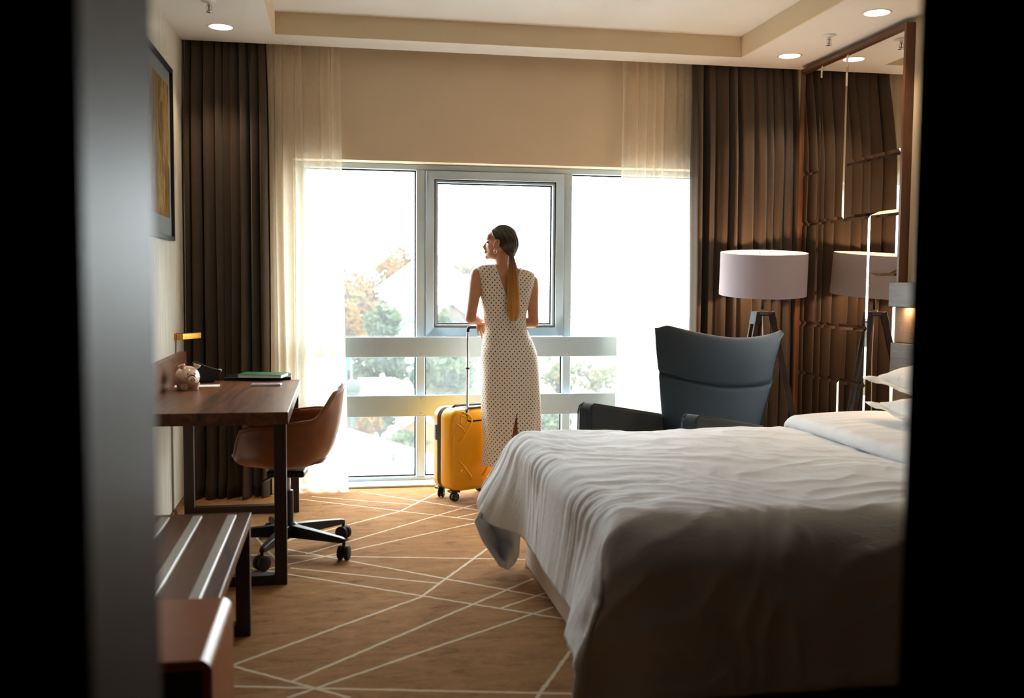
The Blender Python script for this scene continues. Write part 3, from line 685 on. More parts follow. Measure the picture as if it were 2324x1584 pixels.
rc = MB(); P = [[(x, y, 0.522+z) for x, z in rrect(0.082-i, 0.046-i, 0.03-i)] for y, i in ((-0.060, 0), (-0.1085, 0), (-0.1105, 0.004), (-0.1085, 0.010), (-0.094, 0.014))]
rc.quadgrid(P, closev=True); o = len(rc.v); n = len(P[0]); rc.f.append(tuple(range(o-n, o))); obj('handle_recess', rc, 'black_plastic', su, smooth=True, local=True, angle=50)
hd = obj('carry_handle', MB().tube([(-0.115, -0.01, SZ+SH-0.004), (-0.10, -0.01, SZ+SH+0.010), (0.10, -0.01, SZ+SH+0.010), (0.115, -0.01, SZ+SH-0.004)], 0.009, 10, flat=0.6), 'black_plastic', su, smooth=True, local=True)
GZ = 1.048
for s in (-1, 1):
    tp = obj('handle_tube', MB().tube([(0.060*s, -0.092, 0.49), (0.060*s, -0.092, 0.80)], 0.0095, 14), 'chrome', su, smooth=True, local=True, angle=40)
    obj('handle_tube_inner', MB().tube([(0.060*s, -0.092, 0.80), (0.060*s, -0.092, GZ-0.015)], 0.0075, 14), 'chrome', tp, smooth=True, local=True, angle=40)
    obj('tube_collar', MB().tube([(0.060*s, -0.092, 0.796), (0.060*s, -0.092, 0.806)], 0.012, 14), 'black_plastic', tp, smooth=True, local=True, angle=40)
g = MB(); pts = [(-0.060, -0.092, GZ-0.028), (-0.060, -0.092, GZ-0.012), (-0.054, -0.092, GZ-0.003), (-0.042, -0.092, GZ), (0.042, -0.092, GZ), (0.054, -0.092, GZ-0.003), (0.060, -0.092, GZ-0.012), (0.060, -0.092, GZ-0.028)]
g.tube(pts, 0.0105, 12); obj('grip', g, 'black_plastic', su, smooth=True, local=True, angle=50)
for sx in (-1, 1):
    for sy in (-1, 1):
        q = Vector((sx*0.145, sy*0.072, 0))
        hs = MB(); hs.box((q.x-0.03, q.y-0.026, 0.052), (q.x+0.03, q.y+0.026, 0.066)); hs.tube([(q.x, q.y, 0.058), (q.x, q.y-0.004, 0.03)], [0.02, 0.011], 12)
        ho = obj('wheel_housing', hs, 'black_plastic', su, local=True, bevel=0.003)
        for dx in (-0.0105, 0.0105):
            wv_ = MB(); cx = q.x+dx; wv_.lathe([(0.008, -0.008), (0.020, -0.008), (0.0255, -0.006), (0.0265, 0.0), (0.0255, 0.006), (0.020, 0.008), (0.008, 0.008)], 24, (0, 0, 0), 'X', cap=True)
            R_ = Matrix.Rotation(radians(70*sx+20*sy), 3, 'Z'); wv_.v = [tuple(R_ @ Vector(p)+R_ @ Vector((dx, 0, 0))+Vector((q.x, q.y-0.006, 0.0268))) for p in wv_.v]
            wo = obj('wheel', wv_, 'black_rubber', ho, smooth=True, local=True, angle=40)
            sp = MB(); 
            for k in range(6):
                a_ = 2*pi*k/6; p0 = R_ @ Vector((math.copysign(0.0085, dx), 0.006*cos(a_), 0.006*sin(a_))); p1 = R_ @ Vector((math.copysign(0.0085, dx), 0.018*cos(a_), 0.018*sin(a_)))
                of = R_ @ Vector((dx, 0, 0))+Vector((q.x, q.y-0.006, 0.0268)); sp.tube([tuple(p0+of), tuple(p1+of)], 0.0018, 6)
            obj('spokes', sp, 'bolt_metal', wo, smooth=True, local=True)

# ------------------------------------------------------------------ armchair
ac = thing('armchair', (1.89, 5.30, 0), 'charcoal grey wing armchair with seamed back between bed and window', 'armchair', rz=radians(-54))
def ac_back(u, v):
    w_ = 0.325+0.135*v; zt_ = 1.000+0.085*abs(u)**1.8
    z = 0.36+(zt_-0.36)*v; x = w_*u*(1-0.05*abs(u)**3)
    y = 0.30+0.17*v - 0.19*abs(u)**2.3*(0.35+0.65*v)
    seam = exp(-((v-0.55-0.03*u*u)/0.018)**2); puff = 0.018*abs(sin(pi*min(1, max(0, (v-0.55)/0.45)) if v > 0.55 else sin(pi*v/0.55)))
    k = 1-0.8*abs(u)**8; z -= 0.035*smooth0((abs(u)-0.84)/0.16)*smooth0((v-0.9)/0.1); return (x+0.045, y+0.045+(0.034*seam-puff)*k, z)
def ac_side(sd):
    P = []
    for i in range(61):
        u = -cos(pi*i/60); row = []
        for j in range(81):
            v = 1-(1-j/80)**1.6 if j > 0 else 0.0
            x, y, z = ac_back(u, v); t = 0.040*sqrt(max(0.0, (1-abs(u)**7)*(1-v**12)))
            d = Vector((-0.55*u*abs(u), 1.0, 0)).normalized()
            row.append((x+d.x*t*sd, y+d.y*t*sd, z))
        P.append(row)
    return P
bk_ = MB(); bk_.quadgrid(ac_side(-1)); bk_.quadgrid(ac_side(1)); obj('backrest', bk_, 'armchair_wool', ac, smooth=True, local=True)
for s in (-1, 1):
    prof = [(-0.40, 0.30), (-0.40, 0.61), (-0.385, 0.635), (-0.355, 0.645), (0.30, 0.525), (0.34, 0.44), (0.34, 0.30)]
    a_ = MB(); a_.prism([(y, z) for y, z in prof], s*0.345-0.048, s*0.345+0.048, 'X'); ao = obj('arm', a_, 'armchair_wool', ac, local=True, bevel=0.022, seg=4)
    for e in (-1, 1):
        pp = MB(); pp.tube([(s*0.345+e*0.040, -0.404, 0.31), (s*0.345+e*0.040, -0.404, 0.60), (s*0.345+e*0.038, -0.394, 0.628), (s*0.345+e*0.038, -0.36, 0.642), (s*0.345+e*0.038, 0.29, 0.524)], 0.0045, 6)
        obj('piping', pp, 'armchair_wool', ao, smooth=True, local=True)
obj('seat_cushion', MB().box((-0.294, -0.40, 0.30), (0.294, 0.27, 0.43)), 'armchair_wool', ac, local=True, bevel=0.045, seg=5)
obj('seat_base', MB().box((-0.345, -0.37, 0.20), (0.345, 0.32, 0.30)), 'armchair_wool', ac, local=True, bevel=0.02, seg=3)
for sx in (-1, 1):
    for sy in (-1, 1):
        obj('leg', MB().tube([(sx*0.27, sy*0.27, 0.21), (sx*0.31, sy*0.31, 0.0)], [0.022, 0.013], 12), 'walnut_dark', ac, smooth=True, local=True, angle=40)

# ------------------------------------------------------------------ tripod floor lamp
LX, LY = 2.62, 5.80
lz = lambda y: at(1730, y, LY).z
fl_ = thing('tripod_floor_lamp', (LX, LY, 0), 'tripod floor lamp with a wide lilac grey drum shade', 'floor lamp')
zt_, zb_ = lz(573), lz(669); R_s = (xa(1821, LY, 620)-xa(1639, LY, 620))/2
obj('shade', MB().lathe([(R_s-0.002, zt_), (R_s, zt_), (R_s+0.001, zb_), (R_s-0.001, zb_), (R_s-0.002, zt_)], 72), 'linen_shade', fl_, smooth=True, local=True, angle=40)
SHR = Matrix.Rotation(radians(5.5), 3, 'X') @ Matrix.Rotation(radians(-1.3), 3, 'Y'); SHC = Vector((0, 0, (zt_+zb_)/2))
for v_ in fl_.children[0].data.vertices: v_.co = SHC+SHR @ (v_.co-SHC)
sp = MB()
for k in range(3): a_ = 2*pi*k/3; sp.tube([(0, 0, zt_-0.03), ((R_s-0.004)*cos(a_), (R_s-0.004)*sin(a_), zt_-0.006)], 0.002, 6)
obj('shade_spider', sp, 'brushed_steel', fl_, smooth=True, local=True)
hubz = lz(706)
obj('stem', MB().tube([(0, 0, hubz), (0, 0, zb_+0.08)], 0.009, 12), 'black_plastic', fl_, smooth=True, local=True)
obj('bulb_holder', MB().lathe([(0.018, zb_+0.08), (0.018, zb_+0.12), (0.010, zb_+0.122), (0.0, zb_+0.122)], 16), 'white_paint', fl_, smooth=True, local=True)
l = bpy.data.lights.new('lamp_bulb', 'POINT'); l.energy = 11.0; l.color = (1.0, 0.64, 0.37); l.shadow_soft_size = 0.03
o = bpy.data.objects.new('lamp_bulb', l); COL.objects.link(o); o.parent = fl_; o.location = (0, 0, zb_+0.165)
obj('hub', MB().lathe([(0.0, hubz+0.012), (0.018, hubz+0.010), (0.022, hubz), (0.058, hubz-0.003), (0.062, hubz-0.022), (0.03, hubz-0.03), (0.0, hubz-0.03)], 24), 'black_plastic', fl_, smooth=True, local=True, angle=40)
for az in (-24, 204, 90):
    a_ = radians(az); d = Vector((cos(a_), sin(a_), 0)); n_ = Vector((-sin(a_), cos(a_), 0)); top = d*0.055+Vector((0, 0, hubz-0.01)); bot = d*0.315
    ax = (bot-top)
    def bar(t0, t1, hw_, ht, off=0.0):
        m = MB(); rr = []
        nn = ax.cross(n_).normalized()
        for t in (t0, t1):
            c0 = top+ax*t+n_*off; rr.append([tuple(c0+n_*hw_+nn*ht), tuple(c0-n_*hw_+nn*ht), tuple(c0-n_*hw_-nn*ht), tuple(c0+n_*hw_-nn*ht)])
        m.quadgrid(rr, closev=True); m.f += [(3, 2, 1, 0), (4, 5, 6, 7)]; return m
    lo = obj('leg', bar(0.06, 0.62, 0.006, 0.019, 0.018), 'walnut_dark', fl_, local=True, bevel=0.002)
    obj('leg_bar', bar(0.06, 0.62, 0.006, 0.019, -0.018), 'walnut_dark', lo, local=True, bevel=0.002)
    obj('leg_bracket', bar(-0.005, 0.065, 0.026, 0.021), 'black_plastic', lo, local=True, bevel=0.003)
    obj('lower_leg', bar(0.50, 0.97, 0.011, 0.017), 'walnut_dark', lo, local=True, bevel=0.002)
    obj('leg_ferrule', bar(0.955, 1.0, 0.013, 0.019), 'black_plastic', lo, local=True, bevel=0.003)
    kb = top+ax*0.60; obj('leg_knob', MB().tube([tuple(kb+n_*0.026), tuple(kb+n_*0.045)], [0.010, 0.013], 12), 'brushed_steel', lo, smooth=True, local=True, angle=40)
obj('cable', MB().tube([(0.0, 0.0, hubz-0.03), (0.012, -0.01, 0.85), (-0.005, 0.005, 0.5), (0.02, 0.0, 0.1), (0.05, 0.05, 0.006), (0.2, 0.12, 0.006)], 0.003, 6), 'white_paint', fl_, smooth=True, local=True)

# ------------------------------------------------------------------ tall panelled mirror on the right wall
MXF = 3.0; yn = atX(2050, 300, MXF-0.015).y; yf = 6.105; mzt = 2.715; mzb = 0.39
mr = thing('panelled_mirror', (XR, (yn+yf)/2, mzb), 'tall oak framed mirror on the wall beside the bed head', 'mirror')
obj('backing', MB().box((3.008, yn+0.01, mzb+0.01), (XR, yf-0.01, mzt-0.01)), 'dark_wood', mr)
fw = 0.022
for a_, b_ in (((2.985, yn, mzb), (XR, yn+fw, mzt)), ((2.985, yf-0.014, mzb), (XR, yf, mzt)), ((2.985, yn+fw, mzt-fw), (XR, yf-fw, mzt)), ((2.985, yn+fw, mzb), (XR, yf-fw, mzb+fw))):
    obj('frame_member', MB().box(a_, b_), 'frame_oak', mr, bevel=0.002)
YC = [yn+fw, 5.225, 5.530, 5.845, yf-0.014]; ZR = [mzb+fw, 0.738, 1.067, 1.386, 1.714, 2.04, mzt-fw]
panels = [(3, 4, 5, 6), (3, 4, 4, 5), (2, 3, 4, 6), (0, 2, 5, 6), (0, 2, 4, 5), (3, 4, 2, 4), (1, 3, 2, 4), (0, 1, 3, 4), (0, 1, 0, 3), (1, 4, 1, 2), (1, 2, 0, 1), (2, 4, 0, 1)]
for i0, i1, j0, j1 in panels:
    a0, a1, b0, b1 = YC[i0]+0.0008, YC[i1]-0.0008, ZR[j0]+0.0008, ZR[j1]-0.0008; bv = 0.016
    m = MB(); m.v = [(3.008, a0, b0), (3.008, a1, b0), (3.008, a1, b1), (3.008, a0, b1), (MXF+0.0042, a0, b0), (MXF+0.0042, a1, b0), (MXF+0.0042, a1, b1), (MXF+0.0042, a0, b1), (MXF, a0+bv, b0+bv), (MXF, a1-bv, b0+bv), (MXF, a1-bv, b1-bv), (MXF, a0+bv, b1-bv)]
    m.f = [(0, 1, 2, 3), (8, 11, 10, 9)] + [(i, (i+1) % 4, 4+(i+1) % 4, 4+i) for i in range(4)] + [(4+i, 4+(i+1) % 4, 8+(i+1) % 4, 8+i) for i in range(4)]
    obj('mirror_panel', m, 'mirror_silver', mr)

# ------------------------------------------------------------------ bed
bd = thing('bed', (1.9, 3.6, 0), 'double bed with beige base and panelled wooden headboard', 'bed')
obj('bed_base', MB().box((0.85, 2.83, 0.02), (2.90, 4.385, 0.32)), 'skirt_linen', bd, bevel=0.012, seg=3)
obj('mattress', MB().box((0.872, 2.84, 0.32), (2.90, 4.44, 0.575)), 'white_paint', bd, bevel=0.05, seg=5)
for X_, Y_ in ((0.90, 4.40), (0.90, 2.90), (2.80, 4.30), (2.80, 2.90)):
    obj('leg', MB().lathe([(0.0, 0.0), (0.028, 0.0), (0.030, 0.004), (0.022, 0.06), (0.022, 0.10)], 16, (X_-0.02, Y_+0.015, 0.0)), 'white_paint', bd, smooth=True)
hby = atX(2032, 641, 2.94).y
hb = obj('headboard', MB().box((2.965, 2.35, 0.0), (XR-0.001, hby, 1.31)), 'dark_wood', bd)
for z0, z1, mt, xf in ((1.203, 1.333, 'walnut_grey', 2.905), (1.015, 1.200, 'headboard_fabric', 2.945), (0.800, 1.012, 'walnut_grey', 2.925), (0.615, 0.797, 'headboard_fabric', 2.945), (0.40, 0.612, 'walnut_grey', 2.925)):
    obj('headboard_board' if mt[0] == 'w' else 'padded_band', MB().box((xf, 2.345, z0), (2.9645, hby+0.004, z1)), mt, hb, bevel=0.004)
l = bpy.data.lights.new('headboard_led', 'AREA'); l.shape = 'RECTANGLE'; l.size = 0.02; l.size_y = 0.35; l.energy = 3.5; l.color = (1.0, 0.66, 0.36)
o = bpy.data.objects.new('headboard_led', l); COL.objects.link(o); o.parent = bd; o.location = (2.922-1.9, 4.56-3.6, 1.201); o.rotation_euler = (0, radians(-20), 0)

# duvet: a sheet laid over the mattress and hanging over three sides
def ridge(v): return (1-abs(v))**3
DZ, FX, NY, FY = 0.605, 0.885, 2.915, 4.505; Rf, Rn, Rr = 0.085, 0.165, 0.10
def bend(d, R):
    if d <= 0: return 0.0, 0.0
    if d < R*pi/2: return R*sin(d/R), R*(1-cos(d/R))
    return R+0.03*(d-R*pi/2), R+(d-R*pi/2)
def smooth(t): t = max(0, min(1, t)); return t*t*(3-2*t)
def duvet_pt(a, b):
    # a: from the foot edge inwards (negative hangs), b: across
    ox, dx_ = bend(-a, Rf); s_n = -b; s_f = b-(FY-NY)
    on, dn = bend(s_n, Rn); of, df = bend(s_f, Rr)
    X = FX+max(a, 0)-ox; Y = NY+min(max(b, 0), FY-NY)-on+of
    side = max(dn, df); dr = (dx_**2.2+side**2.2)**(1/2.2)
    if dx_ > 0 and dn > 0:       # near corner spreads
        X += 0.05*smooth(dn/0.4)*0; Y -= 0.03*smooth(dx_/0.4)
    wf_ = smooth((b-(FY-NY)+0.42)/0.50)*smooth(-a/0.10)
    X -= 0.16*wf_*smooth(dr/0.44)
    wn_ = smooth((0.30-b)/0.36)*smooth(-a/0.10); X -= 0.12*wn_*smooth(dr/0.55)
    Z = DZ-dr*(1-0.0*wf_) - 0.0*wf_
    if Z < 0.022:
        ex = 0.022-Z; Z = 0.022
        if dx_ > 0.1: X -= 0.25*ex
        if dn > 0.1: Y -= 0.35*ex
    return Vector((X, Y, Z))
La, Lb0, Lb1 = 0.44, 0.62, FY-NY+0.36; A1 = 2.90-FX
NA, NB = 250, 260; P = []
for i in range(NA+1):
    a = -La+(A1+La)*i/NA; row = []
    for j in range(NB+1):
        b = -Lb0+(Lb1+Lb0)*j/NB
        a = max(a, -La+0.20*smooth((b-(FY-NY)+0.12)/0.45)); aa = a if a > -La+0.001 else a-0.012*noise.noise(Vector((b*5, 3, 1)))
        p = duvet_pt(aa, b); e = 0.004
        n_ = (duvet_pt(aa+e, b)-duvet_pt(aa-e, b)).cross(duvet_pt(aa, b+e)-duvet_pt(aa, b-e))
        n_ = n_.normalized() if n_.length > 1e-9 else Vector((0, 0, 1))
        if n_.z < 0 and a > 0.05 and 0 < b < FY-NY: n_ = -n_
        hang_f = smooth(-a/0.12); hang_n = smooth(-b/0.14); top = (1-hang_f)*(1-hang_n)
        wx = 0.8*noise.noise(Vector((a*2.4, b*2.4, 5.0))); wy = 0.8*noise.noise(Vector((a*2.4, b*2.4, 9.0)))
        h = 0.020*noise.noise(Vector((a*1.7+3, b*1.7, 0.3)))
        q1 = 0.5*a+0.86*b; q2 = 0.86*a-0.5*b
        h += top*(0.006*ridge(noise.noise(Vector((q2*3.0+wx*2, q1*7.5+wy*2, 2.0))))+0.003*ridge(noise.noise(Vector((a*6.0+wy*3, b*9+wx*3, 7.0)))) + 0.004*noise.noise(Vector((a*5+wx*3, b*7+wy*2, 4.0))))
        near_edge = smooth(1-abs(a)/0.5)
        h += (0.55+0.9*noise.noise(Vector((b*2.3, a*1.2, 13.0))))*(hang_f*1.1+0.35*near_edge*(1-hang_f))*(0.012*noise.noise(Vector((b*15+a*3.5+wx*2.0, a*1.8, 1.0)))+0.008*ridge(noise.noise(Vector((b*27+a*3.5+wy*2, a*2.2, 6.0)))))*(1-hang_n)
        h += hang_n*(0.030*noise.noise(Vector((a*3.8+b*1.5+wx, b*1.8, 8.0)))+0.014*ridge(noise.noise(Vector((a*8-b*5+wy*2, b*5, 3.0)))))
        q = p+n_*h; q.z = max(q.z, 0.012); row.append(q)
    P.append(row)
dv = MB().quadgrid(P)
du = tag(obj('duvet', dv, 'duvet_cotton', smooth=True, solid=0.012), 'rumpled white duvet spread over the bed', 'duvet')
# the far corner hangs as an open fold with its hem turned under
def cf(pts, Y0, Y1):
    return [at(x, y, Y0+(Y1-Y0)*k/(len(pts)-1)) for k, (x, y) in enumerate(pts)]
ro_ = cf([(1077, 1183), (1095, 1227), (1134, 1285), (1153, 1293), (1167, 1280), (1177, 1262), (1181, 1203)], 4.40, 4.26)
ri_ = cf([(1088, 1178), (1103, 1220), (1138, 1273), (1151, 1279), (1159, 1268), (1167, 1254), (1172, 1200)], 4.43, 4.29)
pk = [at(x, y, Y_) for x, y, Y_ in ((1104, 1176, 4.50), (1131, 1222, 4.52), (1138, 1160, 4.40), (1157, 1236, 4.46), (1160, 1180, 4.36), (1170, 1250, 4.38), (1176, 1190, 4.30), (1135, 1262, 4.50), (1090, 1160, 4.44))]
cfm = MB(); cfm.quadgrid([ro_, ri_]); o0 = len(cfm.v); cfm.v += [tuple(p) for p in pk]; n7 = 7
R0 = lambda k: n7+k
cfm.f += [(R0(0), R0(1), o0+1, o0+0), (R0(1), R0(2), o0+7, o0+1), (o0+0, o0+1, o0+2), (o0+2, o0+1, o0+3, o0+4), (o0+4, o0+3, o0+5, o0+6), (o0+1, o0+7, o0+3), (o0+7, R0(2), R0(3), o0+3), (R0(3), R0(4), o0+5, o0+3), (R0(4), R0(5), o0+5), (R0(5), R0(6), o0+6, o0+5), (R0(0), o0+0, o0+8), (0, n7, o0+8)]
obj('corner_fold', cfm, 'duvet_cotton', du, solid=0.005)
# turned back top end of the duvet
P = []
FXo = 2.195
for i in range(71):
    s = i/70; row = []
    for j in range(121):
        t = j/120; Y_ = 2.80+1.80*t
        endr = smooth(min(t, 1-t)/0.05)
        if s < 0.2:
            an = pi*(s/0.2); X_ = FXo+0.034-0.034*sin(an)+0.02*noise.noise(Vector((Y_*2.5, 1, 2))); Z_ = DZ+0.030-0.030*cos(an)
            X_ = FXo+0.034-0.034*sin(an); X_ += 0.02*noise.noise(Vector((Y_*2.5, 1, 2)))
        else:
            X_ = FXo+0.034+(2.90-FXo-0.034)*(s-0.2)/0.8; Z_ = DZ+0.060+0.012*sin(pi*(s-0.2)/0.8)
        Z_ += 0.010*noise.noise(Vector((X_*2.5, Y_*2.5, 4)))+(0.004*ridge(noise.noise(Vector((X_*3, Y_*11, 4)))) if s > 0.12 else 0)
        Z_ = DZ+(Z_-DZ)*(0.25+0.75*endr)-0.10*(1-endr)*(1 if t > 0.5 else 1)*smooth((0.03-min(t, 1-t))/0.03)
        row.append((X_, Y_, Z_+0.004))
    P.append(row)
obj('turned_back_fold', MB().quadgrid(P), 'duvet_cotton', du, smooth=True, solid=0.008)
def pillow(loc, rx, ry, rz, seed, label, lx=0.25, ly=0.37, th=0.066):
    t = thing('pillow', loc, label, 'pillow', rz=rz); t.rotation_euler = (rx, ry, rz)
    N = 40
    for name, side in (('cover', 1), ('underside', -1)):
        P = []
        for i in range(N+1):
            row = []
            for j in range(N+1):
                u = -1+2*i/N; v = -1+2*j/N
                edge = max(0, (1-abs(u)**2.6))*max(0, (1-abs(v)**2.6)); k = edge**0.42
                pin = 1-0.07*(abs(u)**2*(1-abs(v)**4))  # sides drawn in between the corners
                pin2 = 1-0.07*(abs(v)**2*(1-abs(u)**4))
                z = side*th*k + 0.010*fbm(u*2+seed, v*2, side)*k + 0.006*ridge(noise.noise(Vector((u*3+seed, v*6, side*3.0))))*k + 0.030*(abs(u*v)**3)*(1 if (u < 0 and v > 0) else 0.2)
                row.append((lx*u*pin, ly*v*pin2, z))
            P.append(row)
        obj(name, MB().quadgrid(P), 'pillow_cotton', t, smooth=True, local=True)
    fl2 = MB(); P = []
    out = [(-1, -1), (1, -1), (1, 1), (-1, 1)]
    loop = []
    for k in range(4):
        for q in range(20):
            f_ = q/20; u = out[k][0]*(1-f_)+out[(k+1) % 4][0]*f_; v = out[k][1]*(1-f_)+out[(k+1) % 4][1]*f_
            pin = 1-0.07*(abs(u)**2*(1-abs(v)**4)); pin2 = 1-0.07*(abs(v)**2*(1-abs(u)**4)); z = 0.030*(abs(u*v)**3)*(1 if (u < 0 and v > 0) else 0.2)
            loop.append([(lx*u*pin*g_, ly*v*pin2*g_, z+0.006*sin(q*1.3+k)*(g_-1)/0.1) for g_ in (0.97, 1.05, 1.12)])
    fl2.quadgrid(loop, closeu=True); obj('flange', fl2, 'pillow_cotton', t, smooth=True, local=True, solid=0.003)
pillow((2.71, 3.84, 0.757), radians(1), radians(-6), radians(-4), 1.0, 'white flanged pillow under another at the head of the bed')
pillow((2.72, 3.83, 0.910), radians(3), radians(-15), radians(3), 5.0, 'white flanged pillow on top of another pillow at the bed head', th=0.08)

# ------------------------------------------------------------------ the woman at the window
WY = 5.77; W0 = Vector((0.99, WY, 0.0))
def proj(P):
    q = Vector(P)-CC; w_ = q.dot(CF); return 1162+FPX*q.dot(CR)/w_, 792-FPX*q.dot(CU)/w_
RING = [(1054, 1094, 1226, .128, 0), (1030, 1097, 1226, .127, 0), (1000, 1101, 1226, .125, 0), (950, 1096, 1226, .122, 0), (900, 1094, 1224, .122, -.005), (860, 1094, 1221, .126, -.012),
        (830, 1093, 1219, .129, -.018), (800, 1092, 1216, .122, -.012), (770, 1097, 1205, .108, -.002), (750, 1102, 1196, .098, .005), (735, 1102, 1193, .094, .008), (715, 1098, 1194, .095, .008),
        (700, 1095, 1197, .098, .008), (680, 1092, 1202, .104, .008), (660, 1089, 1207, .107, .006), (640, 1085, 1212, .103, 0), (625, 1083, 1212, .092, -.005), (615, 1082, 1212, .076, -.008), (608, 1095, 1200, .060, -.008), (604, 1116, 1178, .05, -.006)]
KEY = []
for y, xl, xr, bb, oy in RING:
    a_, b_ = at(xl, y, WY), at(xr, y, WY); KEY.append((((a_.z+b_.z)/2), (a_.x+b_.x)/2, (b_.x-a_.x)/2, bb, WY+oy))
def body_ring(z):
    k = KEY
    if z <= k[0][0]: return k[0]
    for i in range(len(k)-1):
        if z <= k[i+1][0]:
            t = (z-k[i][0])/(k[i+1][0]-k[i][0]); p0 = k[max(i-1, 0)]; p3 = k[min(i+2, len(k)-1)]; out = [z]
            for c_ in range(1, 5):
                a0, a1 = k[i][c_], k[i+1][c_]
                m0 = (a1-p0[c_])/max(1e-6, (k[i+1][0]-p0[0]))*(k[i+1][0]-k[i][0]); m1 = (p3[c_]-a0)/max(1e-6, (p3[0]-k[i][0]))*(k[i+1][0]-k[i][0])
                t2, t3 = t*t, t*t*t; out.append((2*t3-3*t2+1)*a0+(t3-2*t2+t)*m0+(-2*t3+3*t2)*a1+(t3-t2)*m1)
            return tuple(out)
    return k[-1]
ZH, ZS = KEY[0][0], KEY[-1][0]; ZM = at(1150, 700, WY).z
def torso_pt(z, th, inset=0.0, folds=0.0):
    _, cx, hw_, hd_, cy = body_ring(z); e = 2/2.25
    c_, s_ = cos(th), sin(th)
    hw_ = max(hw_-inset, 0.01); hd_ = max(hd_-inset, 0.01)
    if folds: f_ = 1+folds*noise.noise(Vector((cos(th)*2.6, sin(th)*2.6, z*1.3)))*smooth((0.85-z)/0.5); hw_ *= f_; hd_ *= f_
    x = hw_*math.copysign(abs(c_)**e, c_); y = hd_*math.copysign(abs(s_)**e, s_)
    if y < 0: y *= 1-0.10*exp(-((x/hw_)/0.16)**2)*smooth((z-0.95)/0.1)        # hollow along the spine
    zz = z-0.115*x*smooth((z-ZM)/(ZS-ZM))
    return Vector((cx+x, cy+y, zz))
# body: overlapping closed volumes fused into one continuous surface
bmb = MB()
P = [[torso_pt(z, 2*pi*k/48, 0.009) for k in range(48)] for z in [0.60+(ZS-0.60)*i/70 for i in range(71)]]
bmb.quadgrid(P, closev=True); o0 = len(bmb.v); bmb.f.append(tuple(range(o0-48, o0))); bmb.f.append(tuple(range(o0-48*71, o0-48*70))[::-1])
HC = at(1140, 548, WY)-Vector((0, 0, 0)); HF = Vector((-0.968, 0.25, 0)); HL = Vector((-0.25, -0.968, 0)); HU = Vector((0, 0, 1))
HR = Matrix((HF, HL, HU)).transposed()
hp = lambda f, l_, u: HC+HF*f+HL*l_+HU*u
bmb.tube([at(1146, 618, WY-0.005), at(1144, 600, WY-0.002), at(1141, 583, WY), at(1139, 565, WY)], [0.066, 0.052, 0.049, 0.050], 24)
bmb.ball(hp(-0.002, 0, 0.004), (0.093, 0.072, 0.088), 24, 32, HR)           # skull
bmb.ball(hp(0.040, 0, -0.032), (0.058, 0.056, 0.062), 18, 24, HR)           # face
bmb.ball(hp(0.050, 0, -0.074), (0.047, 0.043, 0.032), 16, 20, HR)           # jaw
bmb.ball(hp(0.087, 0, -0.092), (0.016, 0.018, 0.014), 12, 16, HR)           # chin
bmb.ball(hp(0.074, 0, 0.020), (0.020, 0.052, 0.026), 14, 18, HR)            # forehead and brow
bmb.tube([hp(0.088, 0, -0.002), hp(0.100, 0, -0.020), hp(0.111, 0, -0.040)], [0.007, 0.0085, 0.0095], 12)
bmb.ball(hp(0.104, 0.008, -0.043), 0.0085, 8, 10); bmb.ball(hp(0.104, -0.008, -0.043), 0.0085, 8, 10)
bmb.ball(hp(0.095, 0, -0.058), (0.010, 0.020, 0.006), 8, 12, HR); bmb.ball(hp(0.094, 0, -0.068), (0.010, 0.018, 0.006), 8, 12, HR)
for s in (1, -1):                                                              # ears
    bmb.tube([hp(0.026+0.0145*cos(2*pi*k/16)-0.006*sin(2*pi*k/16), (0.081+0.006*(1-cos(2*pi*k/16))*0.5)*s, -0.018+0.024*sin(2*pi*k/16)) for k in range(17)], 0.0050, 8)
    bmb.ball(hp(0.030, 0.078*s, -0.018), (0.012, 0.008, 0.022), 10, 14, HR); bmb.ball(hp(0.032, 0.078*s, -0.044), (0.009, 0.0065, 0.011), 8, 12, HR)
def limb(pts, rs): bmb.tube(pts, rs, 20); bmb.ball(pts[0], rs[0], 10, 16); bmb.ball(pts[-1], rs[-1], 10, 16)
def mixp(a, b, t): return a*(1-t)+b*t
LS, LE, LW = at(1084, 624, WY), at(1068, 722, WY-0.02), Vector((0.868, 5.915, 1.090))
RS, RE, RW = at(1206, 640, WY), at(1211, 731, WY+0.01), Vector((0.930, 5.928, 1.066))
for S_, E_, W_ in ((LS, LE, LW), (RS, RE, RW)):
    limb([S_, mixp(S_, E_, 0.18), mixp(S_, E_, 0.5), mixp(S_, E_, 0.82), E_], [0.043, 0.043, 0.036, 0.032, 0.0325])
    limb([E_, mixp(E_, W_, 0.25), mixp(E_, W_, 0.6), W_], [0.0325, 0.034, 0.028, 0.022])
def finger(pts, r=0.0080):
    n_ = len(pts)-1; rs = [r*(1-0.22*i/n_) for i in range(n_+1)]; bmb.tube(pts, rs, 10)
    for p, q in zip(pts, rs): bmb.ball(p, q*1.02, 6, 10)
